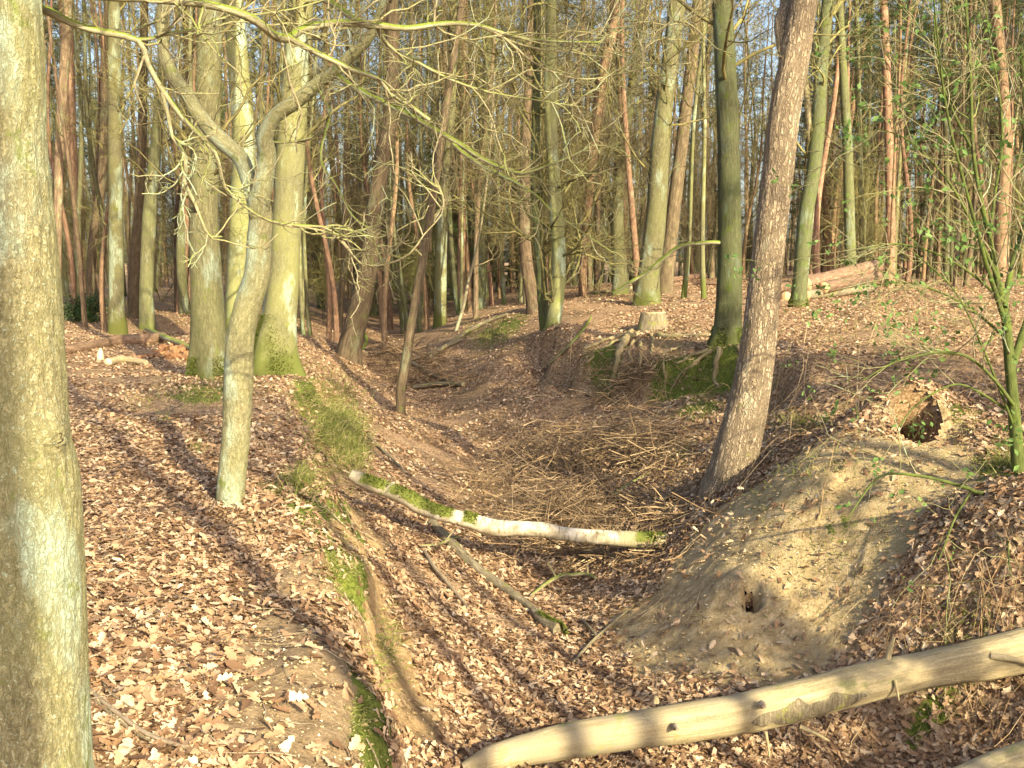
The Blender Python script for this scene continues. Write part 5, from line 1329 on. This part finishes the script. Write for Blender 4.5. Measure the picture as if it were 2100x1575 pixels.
# tangle of dry stems on the right bank
mb = MB(); n = 3000
u = rng.uniform(1100, 2150, n); v = rng.uniform(620, 1000, n)
def many_hit(u, v, mask=None):
    dx = (u - 1050) / F; dy = -(v - 787.5) / F; fy = cos(PITCH) + dy * sin(PITCH); fz = -sin(PITCH) + dy * cos(PITCH)
    t = np.full(len(u), 3.0); done = np.zeros(len(u), bool)
    for _ in range(260):
        z = ZC + fz * t; g = H(dx * t, fy * t); nd = z < g
        done |= nd; t = np.where(done, t, t + np.maximum(.02, (z - g) * 1.1) ); t = np.minimum(t, 60)
        if done.all(): break
    return dx * t, fy * t
x, y = many_hit(u, v); ok = (y < 45) & (rng.uniform(0, 1, n) < .05 + .9 * smooth(1550, 1850, u)); x, y = x[ok], y[ok]
L = rng.uniform(.15, .7, len(x)); arcs(mb, x, y, L, .0011 + y * .00017 * rng.uniform(.6, 1.2, len(x)), rng, rise=(.02, .35), dirz=.35)
u = rng.uniform(1650, 2120, 260); v = rng.uniform(1000, 1560, 260); x, y = many_hit(u, v); arcs(mb, x, y, rng.uniform(.1, .5, len(x)), .001 + y * .0002 * rng.uniform(.6, 1.2, len(x)), rng, rise=(.02, .3), dirz=.2)
tag(link_mesh('dry_stems', mb, M['straw']), 'tangle of dry arching stems over the right bank', 'undergrowth', kind='stuff')

# brushwood in the gully
mb = MB()
def brush(cu, cv, su, sv, n, hmax, L, r0, seed, main=None):
    rg = np.random.default_rng(seed); u = rg.normal(cu, su, n); v = rg.normal(cv, sv, n)
    x, y = many_hit(np.clip(u, 300, 2100), np.clip(v, 640, 1500)); z = H(x, y) + hmax * rg.uniform(0, 1, n) ** 1.3 * np.exp(-((u - cu) / (su * 1.6)) ** 2)
    th = rg.uniform(0, pi, n) if main is None else rg.normal(main, .5, n)
    D = np.stack([np.cos(th), np.sin(th), rg.normal(.08, .34, n)], -1); D /= np.linalg.norm(D, axis=1, keepdims=True)
    Ls = rg.uniform(*L, n); P0 = np.stack([x, y, z], -1) - D * Ls[:, None] * .5
    P, R = grow(P0, D, Ls, r0 * rg.uniform(.5, 1.3, n), np.full(n, r0 * .3), 6, .09, -.02, rg)
    g = H(P[:, :, 0].ravel(), P[:, :, 1].ravel()).reshape(P.shape[:2]); P[:, :, 2] = np.maximum(P[:, :, 2], g + .005)
    bulk_tubes(mb, P, R, 4)
    sel_ = rg.uniform(0, 1, n) < .5
    p, d, r, f = spawn(P[sel_], R[sel_], 3, .15, .95, (.4, 1.1), rg, .6)
    P2, R2 = grow(p, d, rg.uniform(.08, .3, len(p)), r, r * .5, 3, .2, 0, rg); bulk_tubes(mb, P2, R2, 3)
brush(1150, 955, 95, 30, 420, .45, (.3, 1.1), .0065, 1)
brush(1290, 945, 70, 30, 320, .45, (.3, 1.0), .0065, 2)
brush(1150, 1075, 90, 30, 800, .36, (.25, .9), .0055, 3)
brush(1200, 1130, 70, 16, 360, .12, (.4, 1.0), .006, 4, main=.7)
brush(1010, 1010, 50, 24, 160, .12, (.3, .8), .005, 5)
brush(1360, 1050, 45, 18, 200, .12, (.3, .8), .0055, 6, main=.2)
brush(1290, 810, 60, 20, 160, .25, (.3, 1.0), .008, 7)
brush(870, 785, 45, 12, 90, .3, (.4, 1.2), .011, 8)
brush(830, 735, 45, 12, 90, .4, (.5, 1.6), .013, 9)
tag(link_mesh('brushwood', mb, M['brush']), 'heap of thin dry brushwood filling the gully around the birch log', 'brushwood', kind='stuff')

# leaves caught in the brushwood
mb = MB(); n = 5200; rng = np.random.default_rng(31)
x, y = many_hit(rng.normal(1190, 120, n), np.clip(rng.normal(1010, 75, n), 880, 1180)); leaves(mb, x, y, rng.uniform(.03, .06, n), rng, tilt=.6, zoff=.17)
tag(link_mesh('caught_leaves', mb, M['leaf']), 'dry leaves caught in the brushwood heap', 'leaves', kind='stuff')

# grass and moss blades
mb = MB()
def blades(u0, v0, su, sv, n, L, seed, droop=.4):
    rg = np.random.default_rng(seed); u = rg.normal(u0, su, n); v = rg.normal(v0, sv, n); x, y = many_hit(np.clip(u, 130, 2095), v)
    c_ = np.stack([x, y, H(x, y) - .005], -1); Nn = normals(x, y)
    D = Nn * .8 + rg.normal(0, droop, (len(x), 3)); D[:, 0] += .2; D /= np.linalg.norm(D, axis=1, keepdims=True)
    Ls = rg.uniform(*L, len(x)); P, R = grow(c_, D, Ls, np.full(len(x), .0022) + y * .00022, np.full(len(x), .0006), 4, .12, -.16, rg)
    w = np.cross(D, rg.normal(0, 1, (len(x), 3))); w /= np.linalg.norm(w, axis=1, keepdims=True); w = w[:, None] * R[..., None]
    V = np.stack([P - w, P + w], 2).reshape(len(x), -1, 3); q = np.array([(2 * i_, 2 * i_ + 1, 2 * i_ + 3, 2 * i_ + 2) for i_ in range(4)])[None] + (np.arange(len(x)) * 10)[:, None, None]
    mb.add(V.reshape(-1, 3), q.reshape(-1, 4))
for a in [(690,870,28,45,2600,(.06,.22)),(725,925,14,25,900,(.06,.2)),(610,990,12,12,260,(.08,.2)),(640,1000,16,40,400,(.04,.12)),(430,800,45,18,1800,(.03,.10)),(700,1170,22,40,1400,(.01,.04)),(650,1120,22,25,700,(.01,.03)),
          (400,925,8,5,60,(.05,.12)),(300,820,25,12,160,(.04,.1)),(340,860,10,8,80,(.04,.1)),(230,880,20,10,60,(.03,.08)),(740,1470,16,30,220,(.01,.03)),(790,1330,20,50,300,(.03,.1)),(640,820,25,25,600,(.05,.15)),(560,745,40,10,700,(.04,.12)),
          (1440,800,35,22,1500,(.02,.09)),(1430,845,25,15,700,(.02,.08)),(1240,765,25,20,600,(.02,.1)),(1500,700,25,12,400,(.03,.1)),(1000,690,35,14,500,(.05,.18)),(1660,950,60,25,300,(.02,.08)),(1560,1010,40,40,250,(.02,.07)),
          (1720,1090,60,50,200,(.02,.07)),(1660,1200,60,50,150,(.02,.06)),(1950,1430,50,22,500,(.02,.07)),(2060,960,30,25,600,(.03,.14)),(1985,870,12,20,120,(.03,.1)),(1400,930,15,10,200,(.05,.12)),(1650,870,35,10,300,(.04,.14)),(1350,700,60,20,400,(.03,.1)),
          (500,1075,25,8,200,(.01,.03)),(320,1280,80,60,40,(.02,.06)),(420,660,120,10,400,(.05,.15)),(1500,850,300,100,350,(.03,.14)),(1800,680,200,40,500,(.05,.2))]:
    blades(*a, seed=int(a[0] * 3 + a[1]))
tag(link_mesh('grass', mb, M['grass'], flat=True), 'tufts of thin grass and moss along the bank edges', 'grass', kind='stuff')

# dark evergreen shrub on the left
def leafy(mb, C, n, size, rng, spread):
    N = len(C); c_ = np.repeat(C, n, 0) + rng.normal(0, spread, (N * n, 3)); m = N * n
    d = rng.normal(0, 1, (m, 3)); d /= np.linalg.norm(d, axis=1, keepdims=True); w = np.cross(d, rng.normal(0, 1, (m, 3))); w /= np.linalg.norm(w, axis=1, keepdims=True); nn = np.cross(d, w)
    s_ = rng.uniform(.6, 1.2, m)[:, None] * size
    V = np.stack([c_, c_ + d * s_ * .5 + w * s_ * .28 + nn * s_ * .08, c_ + d * s_, c_ + d * s_ * .5 - w * s_ * .28 + nn * s_ * .08], 1).reshape(-1, 3)
    t_ = (np.array([(0, 1, 2), (0, 2, 3)])[None] + (np.arange(m) * 4)[:, None, None]).reshape(-1, 3); mb.add(V, tris=t_)
rng = np.random.default_rng(9)
c0 = hit(178, 660)
root = thing('evergreen_shrub', c0, 'low dark evergreen shrub on the left bank behind the big oak', 'shrub')
mb = MB(); n = 34; D = rng.normal(0, .7, (n, 3)); D[:, 2] = np.abs(D[:, 2]) + .5; D /= np.linalg.norm(D, axis=1, keepdims=True)
P, R = grow(np.repeat(c0[None], n, 0) + rng.normal(0, .15, (n, 3)) * [1, 1, 0], D, rng.uniform(.4, .85, n), np.full(n, .012), np.full(n, .005), 5, .2, .05, rng); bulk_tubes(mb, P, R, 4); link_mesh('stems', mb, M['twig_green'], root)
mb = MB(); leafy(mb, P[:, 2:].reshape(-1, 3), 26, .07, rng, .10); link_mesh('foliage', mb, M['ivy'], root)

# green elder at the right edge
rng = np.random.default_rng(19)
es = [[(2095,1035,34),(2086,930,30),(2080,850,27),(2072,760,25),(2066,690,24),(2060,630,18),(2045,570,15),(2030,490,12),(2010,400,10),(1995,300,9),(1990,150,8),(1980,0,7),(1975,-120,5)],
      [(2078,745,18),(2092,700,18),(2110,640,16),(2120,540,14),(2110,400,12),(2100,250,10),(2095,100,8)],
      [(2060,630,14),(2070,570,14),(2085,510,13),(2105,450,12),(2130,380,10)],
      [(2066,680,12),(2045,610,12),(2025,550,11),(1995,440,8),(1965,330,7),(1940,220,6),(1925,100,5),(1915,0,4)],
      [(2045,570,9),(2000,470,7),(1950,380,6),(1900,320,5),(1850,280,4),(1800,265,3)],
      [(1990,300,7),(1960,240,6),(1935,180,5),(1920,100,4),(1915,30,3)],
      [(2030,490,8),(2040,400,7),(2055,300,6),(2050,200,5),(2030,80,4),(2020,0,3)],
      [(2090,980,14),(2020,1010,10),(1980,1000,9),(1930,985,8),(1880,975,7),(1820,972,6),(1790,990,5),(1760,1030,4),(1735,1070,3)],
      [(1990,1010,6),(1960,1060,5),(1940,1110,4),(1925,1150,3)], [(2100,1050,6),(2070,1080,5),(2068,1130,4),(2072,1180,3)],
      [(2078,830,10),(2040,780,8),(1990,735,7),(1940,722,6),(1890,728,5),(1830,745,4),(1770,780,3)],
      [(2070,700,8),(2000,640,6),(1930,600,5),(1860,580,4),(1790,585,3)], [(2060,620,8),(1990,560,6),(1920,520,5),(1840,500,4),(1770,510,3)],
      [(2080,850,8),(2000,800,6),(1950,790,5),(1880,830,4),(1840,880,3)], [(2090,900,7),(2010,700,5),(1960,600,4),(1900,540,3),(1850,500,2)]]
base = at_Y(2095, 1035, 6.1)
root = thing('elder_shrub', (base[0], base[1], h1(base[0], base[1])), 'bright green mossy elder with arching stems and fresh leaves at the right edge', 'shrub')
tips = []
for k, pth in enumerate(es):
    Pt, Rt = trace([(a_, b_, c_ * .85) for a_, b_, c_ in pth], (5.75 if k == 8 else 6.1) + (.0 if k == 0 else rng.uniform(-.05, .05)), (-.3 if k == 8 else -1.3 if k in (7, 9) else rng.uniform(-.5, .5)) if k else .1)
    if k == 0:
        Pt = np.vstack([[Pt[0][0] + .01, Pt[0][1], h1(Pt[0][0], Pt[0][1]) - .1], Pt]); Rt = np.concatenate([[Rt[0] * 1.2], Rt])
    Pt, Rt = resample(Pt, Rt, .05)
    mb = MB(); tube(mb, Pt, Rt, sides=12, lump=.1, seed=k)
    twb = MB()
    p, d, r, f = spawn(Pt[None], Rt[None], 5 if k in (7, 8, 9, 13) else 16, .25, 1, (.4, 1.2), rng, .5)
    P1, R1 = grow(p, d, rng.uniform(.15, .8, len(p)), np.clip(r, .0025, .006), np.full(len(p), .0016), 7, .16, .02, rng); bulk_tubes(twb, P1, R1, 5)
    p, d, r, f = spawn(P1, R1, 3, .2, 1, (.4, 1.2), rng, .8)
    P2, R2 = grow(p, d, rng.uniform(.08, .3, len(p)), np.full(len(p), .002), np.full(len(p), .0012), 4, .18, .02, rng); bulk_tubes(twb, P2, R2, 3)
    link_mesh('stem', mb, M['elder'] if 'elder' in M else M['branch'], root); link_mesh('twigs', twb, M['branch_pale'], root)
    tips += [P1[:, -1], P2[:, -1]]
tips = np.concatenate(tips); tips = tips[rng.uniform(0, 1, len(tips)) < .30]
mb = MB(); leafy(mb, tips, 5, .042, rng, .018)
cl = [at_Y(u, v, 6.0 + rng.uniform(-.4, .5)) for u, v in [(1890,770),(1885,750),(1830,660),(1820,640),(1905,470),(1930,500),(1880,400),(1990,480),(1985,500),(1930,710),(1970,540),(2000,330),(1850,300),(1760,250),(1750,290),(1990,160),(1930,80),(2040,120),(2070,300),(2060,860),(2085,900),(1690,640),(1880,880),(1960,20),(1870,180),(1910,240)]]
leafy(mb, np.array(cl), 16, .05, rng, .055)
link_mesh('foliage', mb, M['green_leaf'], root)
